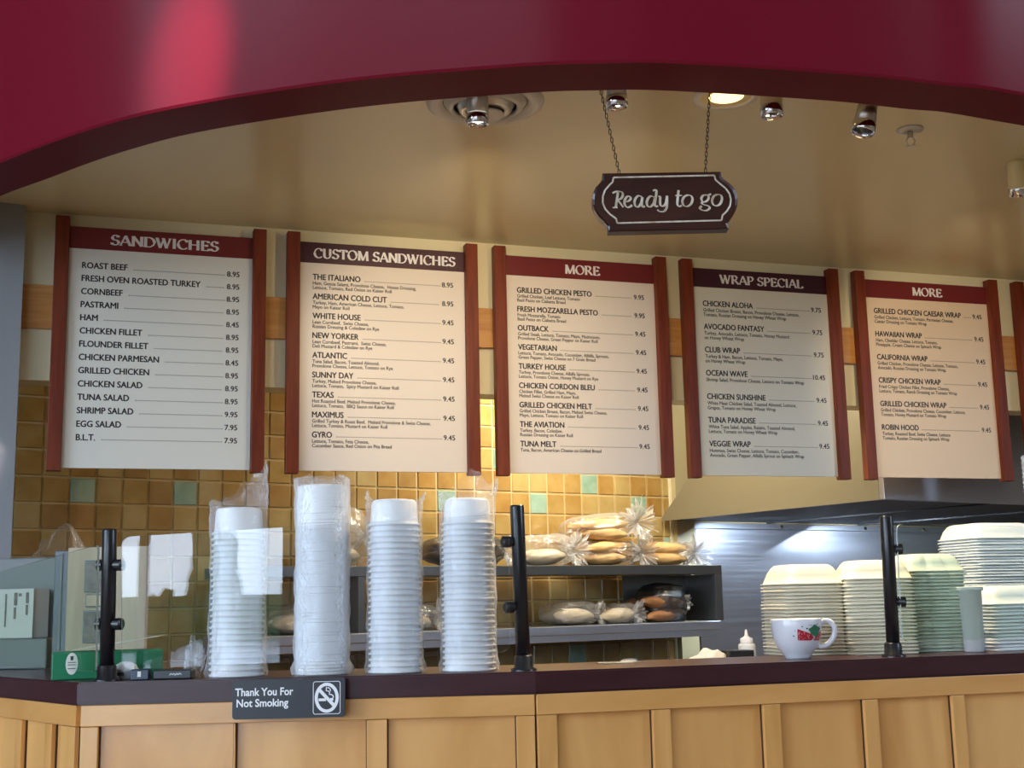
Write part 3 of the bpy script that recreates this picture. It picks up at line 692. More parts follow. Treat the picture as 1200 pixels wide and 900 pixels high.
dl = thing('recessed_downlight', 'glowing recessed downlight in the ceiling above the hanging sign', 'ceiling light', (.611, 3.375, ZC+HCEIL)); dl.scale = (KA, KA, KA)
bm = bmesh.new(); lathe(bm, [(.098, -.0005), (.097, -.005), (.080, -.009), (.076, -.002)], 40, cap=False); obj('trim_ring', bm, M['whitepaint'], dl, smooth=True)
bm = bmesh.new(); lathe(bm, [(.077, -.003), (.066, -.0025), (.055, -.002), (.05, -.0015)], 40, cap=False); obj('reflector', bm, M['canlit'], dl, smooth=True)
bm = bmesh.new(); lathe(bm, [(.052, -.0030), (.03, -.012), (.004, -.016)], 32); obj('bulb', bm, M['lampglow'], dl, smooth=True)
lamp('downlight_beam', 'SPOT', (.611, 3.375, ZC+HCEIL-.03), 140, WARM, target=(.70, 3.25, 0), spot_size=radians(110), spot_blend=.6, shadow_soft_size=.05)

def spot(loc, aim, label, mat_body, energy, lens=True, flare=False, tgt=None):
    """cylinder spotlight on a short stem; aim is the direction it points"""
    x, y, h = loc
    t = thing('spotlight', label, 'spotlight', (x, y, ZC+HCEIL), 0, 'ceiling spotlights')
    L_ = HCEIL-h
    d = Vector(aim).normalized(); q = d.to_track_quat('-Z', 'Y').to_matrix().to_4x4()
    bm = bmesh.new(); cyl(bm, (0, 0, -.0005), (0, 0, -.02), .03); cyl(bm, (0, 0, -.02), (0, 0, -(L_-.095)), .007, 12); obj('stem', bm, M['nickel'], t)
    bm = bmesh.new()
    prof = [(.012, .1), (.024, .096), (.029, .08), (.0295, .0)] if not flare else [(.012, .1), (.018, .096), (.026, .06), (.031, .0)]
    lathe(bm, prof, 28); o = obj('canister', bm, M[mat_body], t, smooth=False); o.matrix_local = Matrix.Translation((0, 0, -L_)) @ q
    for p in o.data.polygons: p.use_smooth = len(p.vertices) == 4
    r0 = .031 if not flare else .033
    bm = bmesh.new(); lathe(bm, [(r0, -.0005), (r0, -.026), (r0-.003, -.028), (r0-.004, -.012)], 28, cap=False); o = obj('bezel', bm, M['chrome'], t, smooth=False); o.matrix_local = Matrix.Translation((0, 0, -L_)) @ q
    for p in o.data.polygons: p.use_smooth = True
    bm = bmesh.new(); lathe(bm, [(.0005, -.012), (r0-.0045, -.012), (r0-.0045, -.010), (.0005, -.010)], 24); o = obj('lens', bm, M['lens'] if lens else M['blackplastic'], t); o.matrix_local = Matrix.Translation((0, 0, -L_)) @ q
    if energy:
        lamp('spotlight_beam', 'SPOT', (x+d.x*.035, y+d.y*.035, ZC+h+d.z*.035), energy, WARM, target=tgt, spot_size=radians(62), spot_blend=.7, shadow_soft_size=.03)
spot((-.078, 3.30, 1.302), (-.02, .05, -1), 'short dark spotlight hanging just in front of the air diffuser', 'nickel', 41, tgt=tuple(onA(-.15, 0, .95)))
spot((.297, 3.277, 1.333), (.06, .03, -1), 'short metal spotlight beside the left sign chain', 'nickel', 22, lens=False, tgt=tuple(onA(.9, 0, .8)))
spot((.703, 3.23, 1.280), (0, 0, -1), 'upright spotlight hanging right beside the glowing downlight', 'canlit', 30, lens=False, tgt=tuple(onA(-.5, 0, .8)))
spot((.978, 3.34, 1.268), (-.26, -.1, -.95), 'tilted bullet shaped spotlight left of the fire sprinkler', 'nickel', 0, lens=False, flare=True)
spot((1.66, 4.01, 1.292), (.1, .3, -.9), 'glowing spotlight at the right edge of the ceiling', 'canlit', 30, tgt=tuple(onA(2.15, 0, .9)))
fs_ = thing('fire_sprinkler', 'small white fire sprinkler head in the ceiling right of the tilted spotlight', 'sprinkler', (1.208, 3.664, ZC+HCEIL)); fs_.scale = (KA, KA, KA)
bm = bmesh.new(); lathe(bm, [(.043, -.0005), (.042, -.004), (.025, -.010), (.018, -.006)], 32); obj('escutcheon', bm, M['whitepaint'], fs_, smooth=True)
bm = bmesh.new(); cyl(bm, (0, 0, -.008), (0, 0, -.03), .009, 14); obj('body', bm, M['nickel'], fs_)
bm = bmesh.new()
for sx in (-1, 1): tube(bm, [(sx*.008, 0, -.028), (sx*.014, 0, -.04), (sx*.008, 0, -.054), (0, 0, -.058)], .0022, 6)
lathe(bm, [(.001, -.058), (.016, -.058), (.016, -.0600), (.001, -.0600)], 16); obj('deflector', bm, M['nickel'], fs_)

# ------------------------------------------------------------------ sneeze guard: posts, clamps, panes
ZT_ = ZC+HT
def guard_post(base, top, label, clamps):
    """base,top: (x, y, h); clamps: list of (h, reach, dy) reach signed along x"""
    t = thing('guard_post', label, 'sneeze guard post', (base[0], base[1], ZT_), 0, 'sneeze guard posts')
    L_ = top[2]-HT; dx, dy = top[0]-base[0], top[1]-base[1]
    bm = bmesh.new(); tube(bm, [(0, 0, .002), (dx, dy, L_-.004), (dx, dy, L_)], [.0155, .0155, .0145], 28); o = obj('pole', bm, M['black'], t)
    for p in o.data.polygons: p.use_smooth = len(p.vertices) == 4
    bm = bmesh.new(); lathe(bm, [(.028, 0), (.028, .004), (.021, .007), (.0195, .030), (.0158, .034), (.0158, .002)], 28, cap=False); obj('base_collar', bm, M['black'], t, smooth=True)
    for (h, ax, ay) in clamps:
        u = (h-HT)/L_; c = Vector((dx*u, dy*u, h-HT)); d = Vector((ax, ay, 0)); l = d.length; d.normalize()
        bm = bmesh.new()
        tube(bm, [c+d*.012, c+d*(l*.45), c+d*(l*.5), c+d*(l*.94), c+d*l], [.008, .008, .0122, .0125, .0085], 18)
        obj('clamp', bm, M['black'], t)
guard_post((-.862, 2.748, HT), (-.8655, 2.748, .171), 'left black sneeze guard post at the counter corner', [(.094, .034, -.012), (-.029, .034, -.012), (.095, -.026, .006), (-.028, -.026, .006)])
guard_post((.0125, 2.800, HT), (.0050, 2.800, .207), 'middle black sneeze guard post, tallest, in front of the bread shelf', [(.128, -.036, -.016), (-.012, -.036, -.016)])
guard_post((.882, 3.075, HT), (.887, 3.075, .183), 'right black sneeze guard post beside the foam containers', [(.104, .034, -.008), (-.019, .034, -.008)])

def pane_mesh(name, label, p00, p10, p11, p01, rad, mt, th=.005):
    """pane from its four corners (lower left, lower right, upper right, upper left), rounded, with thickness"""
    c = [Vector((p[0], p[1], p[2]+ZC)) for p in (p00, p10, p11, p01)]
    pts = []; n = 8
    for i in range(4):
        a, b, d = c[i], c[i-1], c[(i+1) % 4]
        e1 = (b-a).normalized()*rad; e2 = (d-a).normalized()*rad
        for j in range(n+1):
            t = j/n; pts.append((1-t)**2*(a+e1)+2*t*(1-t)*a+t*t*(a+e2))
    nrm = (c[1]-c[0]).cross(c[3]-c[0]).normalized()*th
    bm = bmesh.new(); A = [bm.verts.new(p) for p in pts]; B = [bm.verts.new(p+nrm) for p in pts]
    bm.faces.new(A); bm.faces.new(B[::-1])
    for i in range(len(A)): bm.faces.new((A[i], B[i], B[(i+1) % len(A)], A[(i+1) % len(A)])).material_index = 1
    o = obj(name, bm, [mt, M['glassedge']]); tag(o, label, 'glass panel', 'sneeze guard panes'); return o
pane_mesh('guard_glass', 'wide clear guard pane in front of the four bowl stacks', (-.822, 2.722, -.122), (-.018, 2.772, -.105), (-.012, 2.772, .187), (-.831, 2.722, .152), .022, M['glass'])
pane_mesh('guard_glass', 'short clear guard pane left of the corner post, over the green box', (-1.50, 3.352, -.122), (-.880, 2.742, -.126), (-.884, 2.742, .138), (-1.50, 3.352, .062), .012, M['glassgreen'])
pane_mesh('guard_glass', 'greenish guard pane right of the right post, over the foam containers', (.899, 3.064, -.111), (1.75, 3.325, -.118), (1.75, 3.325, .145), (.905, 3.064, .164), .02, M['glassgreen'])

# ------------------------------------------------------------------ bowl stacks in plastic sleeves
def bowl_mesh(pitch, r_rim, r_base, h):
    """foam bowl lying upside down, rim at z=0"""
    bm = bmesh.new()
    lathe(bm, [(r_rim-.0055, .0005), (r_rim, .0), (r_rim+.0010, .0022), (r_rim, .0048), (r_rim-.0035, .0052), (r_rim-.0052, .012), (r_base+.004, h-.006), (r_base, h-.001), (r_base-.004, h), (r_base-.007, h-.0015), (.001, h-.0015)], 32, cap=False)
    lathe(bm, [(r_rim-.0055, .0005), (r_rim-.0078, .012), (r_base-.003, h-.004), (.001, h-.0035)], 32, cap=False)
    me = bpy.data.meshes.new('foam_bowl'); bmesh.ops.recalc_face_normals(bm, faces=bm.faces[:])
    for f in bm.faces: f.smooth = True
    bm.to_mesh(me); bm.free(); me.materials.append(M['foam']); return me
BOWL = bowl_mesh(.0125, .0572, .0455, .058); LID = bowl_mesh(.0068, .0560, .0535, .044)
def wrinkled_sleeve(name, label, x, y, r, prof, seed, mt, group, peaks, amp=.004, n=72):
    """bag around a stack: prof = [(z, extra radius)], peaks = [(angle, width, height, lean)] raise the open mouth"""
    bm = bmesh.new(); rings = []; zt = prof[-1][0]
    zs = []
    for (za, ea), (zb, eb) in zip(prof, prof[1:]):
        k_ = max(1, int((zb-za)/.008))
        for i in range(k_): t = i/k_; zs.append((za+(zb-za)*t, ea+(eb-ea)*t))
    zs.append(prof[-1])
    for z, e in zs:
        ring = []
        for i in range(n):
            a = 2*pi*i/n; p = Vector((cos(a)*3+seed, sin(a)*3, z*22))
            w_ = noise.noise(p)*amp+noise.noise(p*3.1)*amp*.5
            w_ += noise.noise(Vector((cos(a)*9+seed, sin(a)*9, z*6)))*amp*.6
            w_ = max(w_, -amp*.25)
            ring.append(bm.verts.new(((r+e+w_)*cos(a), (r+e+w_)*sin(a), z)))
        rings.append(ring)
    zmax = zt
    for q in range(1, 10):
        t = q/9; ring = []
        for i in range(n):
            a = 2*pi*i/n; hgt = .004; lx = ly = 0; rr = 1.0
            for (pa, pw, ph, lean) in peaks:
                dlt = abs((a-pa+pi) % (2*pi)-pi); g_ = math.exp(-(dlt/pw)**2)
                hgt += ph*g_; rr -= lean*g_*t
            hgt *= 1+.25*noise.noise(Vector((cos(a)*4, sin(a)*4, seed)))
            w_ = noise.noise(Vector((cos(a)*6+seed, sin(a)*6, t*4)))*amp*2.2
            R_ = max(.004, (r+prof[-1][1])*rr+w_)
            ring.append(bm.verts.new((R_*cos(a), R_*sin(a), zt+hgt*t)))
        rings.append(ring)
    for A, B in zip(rings, rings[1:]):
        for i in range(n): bm.faces.new((A[i], A[(i+1) % n], B[(i+1) % n], B[i]))
    o = obj(name, bm, mt, smooth=True, loc=(x, y, ZT_)); tag(o, label, 'plastic bag', group); return o
def bowl_stack(x, y, n, pitch, me, label, group, name='foam_bowl', cat='foam bowl'):
    for i in range(n):
        o = bpy.data.objects.new(name, me); C.objects.link(o)
        o.location = (x+random.uniform(-.0008, .0008), y+random.uniform(-.0008, .0008), ZT_+.0012+i*pitch); o.rotation_euler = (0, 0, random.uniform(0, 6))
        tag(o, label, cat, group)
SX = [(-.603, 2.808), (-.4215, 2.818), (-.265, 2.829), (-.1055, 2.840)]
SG = [('first (leftmost)', 25, .0125, BOWL), ('second', 54, .0068, LID), ('third', 26, .0125, BOWL), ('fourth (rightmost)', 26, .0125, BOWL)]
for (x, y), (which, n, pitch, me) in zip(SX, SG):
    if me is BOWL: bowl_stack(x, y, n, pitch, me, 'white foam bowl upside down in the %s tall stack on the counter' % which, 'foam bowls in the %s stack' % which)
    else: bowl_stack(x, y, n, pitch, me, 'shallow white foam bowl in the finely ridged second stack on the counter', 'shallow foam bowls in the second stack', 'shallow_bowl', 'foam bowl')
def topz(i): return .0012+(SG[i][1]-1)*SG[i][2]+(.058 if SG[i][3] is BOWL else .044)
R0 = .0585
wrinkled_sleeve('plastic_sleeve', 'clear plastic sleeve with a tall open peak on the first bowl stack', *SX[0], R0, [(.001, .008), (.012, .010), (.03, .003), (.20, .0015), (topz(0)-.05, .0025), (topz(0)+.004, .0035)], 1.3, M['film'], 'sleeves on the bowl stacks', [(.05, 1.0, .085, .04), (1.4, .8, .045, .10), (3.0, .9, .012, .0)])
wrinkled_sleeve('plastic_sleeve', 'milky plastic sleeve closed over the smooth second stack', *SX[1], R0-.001, [(.001, .007), (.014, .011), (.03, .003), (.2, .0015), (topz(1), .002), (topz(1)+.012, .003)], 4.1, M['filmmilky'], 'sleeves on the bowl stacks', [(2.4, .5, .012, .3), (.4, .6, .010, .4)])
wrinkled_sleeve('plastic_sleeve', 'clear plastic sleeve with a short torn mouth on the third bowl stack', *SX[2], R0, [(.001, .006), (.014, .008), (.03, .003), (.2, .0015), (topz(2)-.05, .002), (topz(2)-.006, .0035)], 7.7, M['film'], 'sleeves on the bowl stacks', [(3.3, .4, .028, .05), (.1, .35, .022, -.12)])
wrinkled_sleeve('plastic_sleeve', 'clear plastic sleeve flaring to a peak on the fourth bowl stack', *SX[3], R0, [(.001, .006), (.014, .008), (.03, .003), (.2, .0015), (topz(3)-.05, .002), (topz(3)+.002, .003)], 9.2, M['film'], 'sleeves on the bowl stacks', [(1.35, .75, .066, .10), (.0, .42, .042, -.16), (3.0, .8, .012, .05)])
# loose tail of the first sleeve lying at its foot
bm = bmesh.new(); bmesh.ops.create_icosphere(bm, subdivisions=4, radius=1)
for v in bm.verts:
    q = v.co.copy(); n_ = 1+.45*noise.noise(q*2.3)+.3*noise.noise(q*5.5)
    v.co = Vector((q.x*.020*n_, q.y*.020*n_, max(.0, .036+q.z*.042*n_)))
o = obj('plastic_scrap', bm, M['film'], smooth=True, loc=(-.692, 2.80, ZT_+.0005)); tag(o, 'crumpled clear plastic tail at the foot of the first bowl stack', 'plastic bag')

# ------------------------------------------------------------------ foam hinged containers
def clam_mesh(name, w, d, hgt, mt, flutes=()):
    """nested foam tray, dome up: flange at z=0, ribbed shoulder, flat crown"""
    n = 20
    def loop(ins, rr, rib=0.0):
        W, D = w/2-ins, d/2-ins; pts = []
        for (ax, ay, bx, by) in ((-W, -D, W, -D), (W, -D, W, D), (W, D, -W, D), (-W, D, -W, -D)):
            for i in range(n):
                t = i/n; px, py = ax+(bx-ax)*t, ay+(by-ay)*t
                # rounded corner
                qx, qy = px, py
                cx_, cy_ = W-rr, D-rr
                if abs(px) > cx_ and abs(py) > cy_:
                    sx, sy = math.copysign(1, px), math.copysign(1, py); v = Vector((abs(px)-cx_, abs(py)-cy_))
                    if v.length > 0: v = v.normalized()*min(rr, max(v.length, rr) if v.length > rr else v.length)
                    qx, qy = sx*(cx_+v.x), sy*(cy_+v.y)
                k_ = rib*(1 if i % 2 else -1) if 3 <= i <= n-3 else 0
                for f0 in flutes:
                    if (ay == by == -D) : k_ += .006*math.exp(-((t-f0)/.05)**2)
                l = hypot(qx, qy) or 1
                pts.append((qx-qx/l*k_, qy-qy/l*k_))
        return pts
    prof = [(0, .004, .016, 0), (0, 0, .018, 0), (.0035, 0, .018, 0), (.004, .0045, .018, 0), (.022, .010, .02, 0), (.030, .013, .02, .0012), (hgt-.008, .020, .02, .0018), (hgt-.002, .026, .02, .0012), (hgt, .034, .02, 0)]
    bm = bmesh.new(); rings = []
    for z, ins, rr, rib in prof: rings.append([bm.verts.new((px, py, z)) for px, py in loop(ins, rr, rib)])
    N_ = 4*n
    for A, B in zip(rings, rings[1:]):
        for i in range(N_): bm.faces.new((A[i], A[(i+1) % N_], B[(i+1) % N_], B[i]))
    bm.faces.new(rings[-1])
    me = bpy.data.meshes.new(name); bmesh.ops.recalc_face_normals(bm, faces=bm.faces[:])
    for f in bm.faces: f.smooth = len(f.verts) == 4
    bm.to_mesh(me); bm.free(); me.materials.append(mt); return me
P8 = .0086
CL_A = clam_mesh('foam_container', .165, .165, .050, M['foamwarm'])
CL_B = clam_mesh('foam_container', .172, .150, .048, M['foamwarm'])
CL_C = clam_mesh('foam_container', .165, .150, .046, M['foamgreen'], flutes=(.32, .70))
CL_D = clam_mesh('foam_container', .23, .20, .048, M['foam'])
def clam_stack(x, y, z0, n, me, rz, label, group, pitch=P8):
    for i in range(n):
        o = bpy.data.objects.new('foam_container', me); C.objects.link(o)
        o.location = (x+random.uniform(-.0015, .0015), y+random.uniform(-.0015, .0015), z0+i*pitch); o.rotation_euler = (0, 0, rz+random.uniform(-.012, .012))
        tag(o, label, 'foam container', group)
clam_stack(.722, 3.285, ZT_+.0006, 21, CL_A, radians(14), 'ivory foam container in the stack behind the mug', 'foam containers behind the mug')
clam_stack(.894, 3.262, ZT_+.0006, 22, CL_B, radians(2), 'ivory foam container in the stack directly behind the right guard post', 'foam containers behind the right guard post')
clam_stack(1.052, 3.345, ZT_+.0006, 24, CL_C, radians(10), 'pale green foam container in the fluted stack behind the greenish glass', 'pale green foam containers')
clam_stack(1.262, 3.36, ZT_+.0006, 14, CL_D, radians(17), 'ivory foam container in the low stack beside the white tub', 'foam containers beside the white tub')

# raised shelf with taller stacks behind
rs = thing('pickup_shelf', 'low steel pickup shelf behind the counter at the right', 'shelf', (1.56, 3.95, 0), TW)
bm = bmesh.new(); box(bm, -.26, .45, -.16, .18, ZC-.022, ZC-.0005, bev=.002); obj('shelf_top', bm, M['steel'], rs)
for lx in (-.24, .42):
    for ly in (-.14, .16):
        bm = bmesh.new(); cyl(bm, (lx, ly, 0), (lx, ly, ZC-.0225), .014, 14); obj('leg', bm, M['steeldark'], rs)
clam_stack(1.440, 3.94, ZC+.0006, 19, CL_D, TW, 'white foam container in the tall stack at the right behind the tub', 'white foam containers in the tall right stack')
for i in range(26):
    o = bpy.data.objects.new('foam_plate', LID); C.objects.link(o); o.location = (1.70, 4.13, ZC+.0012+i*.0155); tag(o, 'white foam cup in the stack cut off at the right edge of the photo', 'foam cup', 'foam cups at the right edge'); o.name = 'foam_cup'

tb = thing('plastic_tub', 'smooth white plastic tub between the green and the ivory foam containers', 'tub', (1.118, 3.205, ZT_))
bm = bmesh.new(); lathe(bm, [(.001, .0005), (.021, .0005), (.024, .004), (.027, .148), (.0315, .150), (.0315, .156), (.027, .157), (.0255, .150), (.0225, .006), (.001, .004)], 36, cap=False); obj('cup', bm, M['plastic'], tb, smooth=True)
bm = bmesh.new(); tube(bm, [(.0305*cos(t*pi/20), .0305*sin(t*pi/20), .1565) for t in range(40)], .0018, 8, closed=True); obj('rim', bm, M['plastic'], tb, smooth=True)

# ------------------------------------------------------------------ mug
MX, MY = .655, 3.065
mg = thing('mug', 'wide white mug with red and green print in front of the foam containers', 'mug', (MX, MY, ZT_))
mp = [(.027, .0006), (.029, .0), (.030, .006), (.036, .014), (.048, .030), (.0560, .052), (.0585, .075), (.0588, .0905)]
def mr_(z):
    for (a, za), (b, zb) in zip(mp[2:], mp[3:]):
        if za <= z <= zb: return a+(b-a)*(z-za)/(zb-za)
    return mp[-1][0]
bm = bmesh.new(); lathe(bm, mp+[(.0580, .0925), (.0565, .0905), (.0535, .052), (.044, .030), (.03, .013), (.001, .010)], 48, cap=False); lathe(bm, [(.001, .003), (.027, .0006)], 48, cap=False)
obj('bowl', bm, M['ceramic'], mg, smooth=True)
bm = bmesh.new(); pth = catmull([(.0555, 0, .079), (.068, 0, .086), (.083, 0, .080), (.088, 0, .062), (.080, 0, .042), (.064, 0, .030), (.050, 0, .029)], 6) if False else None
hp = [(.0555, .079), (.066, .0865), (.080, .083), (.088, .066), (.082, .045), (.066, .030), (.049, .0265)]
hp2 = catmull(hp, 6)
tube(bm, [(p.x*cos(radians(-8)), p.x*sin(radians(-8)), p.y) for p in hp2], .0062, 12); obj('handle', bm, M['ceramic'], mg, smooth=True)
def on_mug(u, z, lift=.0006):
    u = -.010+(u+.0065)*1.5
    r_ = mr_(z)+lift; a = -pi/2+u/.058; return (r_*cos(a), r_*sin(a), z)
def patch(bm, poly, mi=0, lift=.0006):
    us = [p[0] for p in poly]; n = 10; u0, u1 = min(us), max(us)
    def span(u):
        zs = []
        for i in range(len(poly)):
            (a, za), (b, zb) = poly[i], poly[(i+1) % len(poly)]
            if (a-u)*(b-u) <= 0 and a != b: zs.append(za+(zb-za)*(u-a)/(b-a))
        return min(zs), max(zs)
    prev = None
    for i in range(n+1):
        u = u0+(u1-u0)*min(max(i/n, .001), .999); lo, hi = span(u); k_ = 4
        colv = [bm.verts.new(on_mug(u, lo+(hi-lo)*j/k_, lift)) for j in range(k_+1)]
        if prev:
            for j in range(k_): bm.faces.new((prev[j], colv[j], colv[j+1], prev[j+1])).material_index = mi
        prev = colv
bm = bmesh.new(); rq = random.Random(5)
patch(bm, [(-.0065, .044), (-.0065, .070), (.016, .058), (.022, .049), (.017, .043)], 0)
patch(bm, [(.022, .043), (.024, .051), (.038, .064), (.043, .066), (.043, .042)], 0)
for _ in range(46):
    u = rq.uniform(-.005, .042); z = rq.uniform(.045, .063)
    if 0.015 < u < .024 or (u < .018 and z > .069-(u+.0065)*.55) or (u > .022 and z > .05+(u-.022)*.7): continue
    patch(bm, [(u-.0008, z), (u, z+.0011), (u+.0008, z), (u, z-.0011)], 2, .0011)
blob = [(.0235+.0115*(1+.16*sin(5*t))*cos(t), .0655+.0125*(1+.12*sin(4*t+1))*sin(t)) for t in [2*pi*i/30 for i in range(30)]]
c0 = bm.verts.new(on_mug(.0235, .0655, .0013)); L_ = [bm.verts.new(on_mug(u, z, .0013)) for u, z in blob]
for i in range(30): bm.faces.new((c0, L_[i], L_[(i+1) % 30])).material_index = 1
for (u, z, s_) in ((-.0125, .054, .0016), (-.010, .066, .0009), (.001, .075, .0014), (.0085, .0705, .0019), (.012, .078, .0009), (.034, .074, .0015), (.037, .070, .0012), (.028, .080, .0014), (.016, .0775, .0012)):
    patch(bm, [(u-s_, z), (u, z+s_*1.2), (u+s_, z), (u, z-s_*1.2)], 3, .0012)
obj('print', bm, [M['redprint'], M['greenprint'], M['pinkprint'], M['darkprint']], mg, smooth=True)

# white paper slip on the counter
bm = bmesh.new()
g_ = [[bm.verts.new((-.055+.011*i, -.03+.012*j, .0015+.003*max(0, noise.noise(Vector((i*.4, j*.5, 2)))) + (.006 if j == 5 and i > 6 else 0))) for j in range(6)] for i in range(11)]
for i in range(10):
    for j in range(5): bm.faces.new((g_[i][j], g_[i+1][j], g_[i+1][j+1], g_[i][j+1]))
bmesh.ops.solidify(bm, geom=bm.faces[:], thickness=.0008)
o = obj('paper_slip', bm, M['paper'], smooth=True, loc=(.235, 3.02, ZT_+.0012), rz=TW); tag(o, 'white paper slip lying flat on the counter below the bread shelf', 'paper')

# ------------------------------------------------------------------ prep counter behind, bottle, towel, box
pc_ = thing('prep_counter', 'steel prep counter standing behind the serving counter', 'prep counter', (.80, 4.64, 0), TB)
bm = bmesh.new(); box(bm, -.5, .75, -.22, .30, ZC-.355, ZC-.3205, bev=.003); obj('worktop', bm, M['steel'], pc_)
bm = bmesh.new(); box(bm, -.48, .73, -.19, .28, .12, ZC-.3555, bev=.003); obj('cabinet', bm, M['steeldark'], pc_)
for lx in (-.45, .70):
    for ly in (-.16, .25):
        bm = bmesh.new(); cyl(bm, (lx, ly, 0), (lx, ly, .1195), .02, 14); obj('leg', bm, M['steeldark'], pc_)
ZP = ZC-.3200
bt = thing('squeeze_bottle', 'small white squeeze bottle in front of the steel backsplash', 'squeeze bottle', (.806, 4.60, ZP))
bm = bmesh.new(); lathe(bm, [(.001, 0), (.029, 0), (.031, .004), (.031, .135), (.030, .142), (.0305, .150), (.028, .156), (.020, .160), (.020, .168)], 32); obj('body', bm, M['plastic'], bt, smooth=True)
bm = bmesh.new(); lathe(bm, [(.022, .1605), (.022, .176), (.012, .180), (.0065, .184), (.0035, .206), (.001, .207)], 24, cap=False); obj('nozzle', bm, M['white'], bt, smooth=True)
bm = bmesh.new(); box(bm, -.045, .045, -.04, .04, 0, .140, bev=.003); o = obj('black_canister', bm, M['blackplastic'], loc=(.758, 4.515, ZP), rz=.2); tag(o, 'small black box standing in front of the squeeze bottle', 'box')
bm = bmesh.new(); bmesh.ops.create_icosphere(bm, subdivisions=4, radius=1)
for v in bm.verts:
    q = v.co.copy(); n_ = 1+.22*noise.noise(q*2+Vector((3, 1, 0)))+.1*noise.noise(q*6)
    v.co = Vector((q.x*.072*n_, q.y*.06*n_, max(0, .07+q.z*.075*n_)))
o = obj('crumpled_towel', bm, M['paper'], smooth=True, loc=(.655, 4.50, ZP)); tag(o, 'crumpled white towel left of the squeeze bottle', 'towel')

# ------------------------------------------------------------------ wall shelf with bread
OFF = .35
sh_ = thing('wall_shelf', 'two-tier steel wall shelf holding bagged bread against the tiled wall', 'shelf', (0, ZB, ZC), TB)
X0, X1 = -1.62, 1.046
bm = bmesh.new(); box(bm, X0, X1, -OFF, -.0555, .120, .166, bev=.003); obj('top_shelf', bm, M['steeldark'], sh_)
bm = bmesh.new(); box(bm, X0, X1-.034, -OFF-.012, -.0555, -.160, -.119, bev=.003); box(bm, X0, X1-.05, -OFF+.004, -.0555, -.193, -.1605, bev=.002); obj('lower_shelf', bm, M['steel'], sh_)
bm = bmesh.new(); box(bm, X1-.048, X1-.001, -OFF+.001, -OFF+.018, -.1185, .1195, bev=.001); box(bm, X1-.006, X1-.002, -OFF+.018, -.0555, -.1185, .1195); obj('end_upright', bm, M['steeldark'], sh_)
bm = bmesh.new(); box(bm, .62, X1-.0065, -.0625, -.056, -.1185, .1195); obj('back_panel', bm, M['steeldark'], sh_)
for xx in (X0+.02, -1.04):
    bm = bmesh.new(); box(bm, xx, xx+.03, -OFF+.001, -.0555, -.1185, .1195); obj('divider', bm, M['steeldark'], sh_)
def bl(p, i):
    return p
def roll_mesh(name, mt, L_=.30, r_=.034):
    bm = bmesh.new(); bmesh.ops.create_icosphere(bm, subdivisions=4, radius=1)
    for v in bm.verts:
        q = v.co.copy(); n_ = 1+.07*noise.noise(q*2.5)
        ex = abs(q.x)**1.0; tp = (1-max(0, ex-.55)*.5)
        v.co = Vector((q.x*L_/2*n_, q.y*r_*1.15*n_*tp, q.z*r_*n_*tp-(.010 if False else 0)))
        if q.z > 0: v.co.z -= .004*math.exp(-(q.y/.18)**2)*(1-q.x*q.x)
    me = bpy.data.meshes.new(name); bm.normal_update()
    for f in bm.faces: f.smooth = True
    bm.to_mesh(me); bm.free(); me.materials.append(mt); return me
ROLL = roll_mesh('bread_roll', M['bread'], .24, .033); ROLLB = roll_mesh('bread_roll', M['breadbrown']); ROLLP = roll_mesh('bread_roll', M['breadpale'], .22, .040)
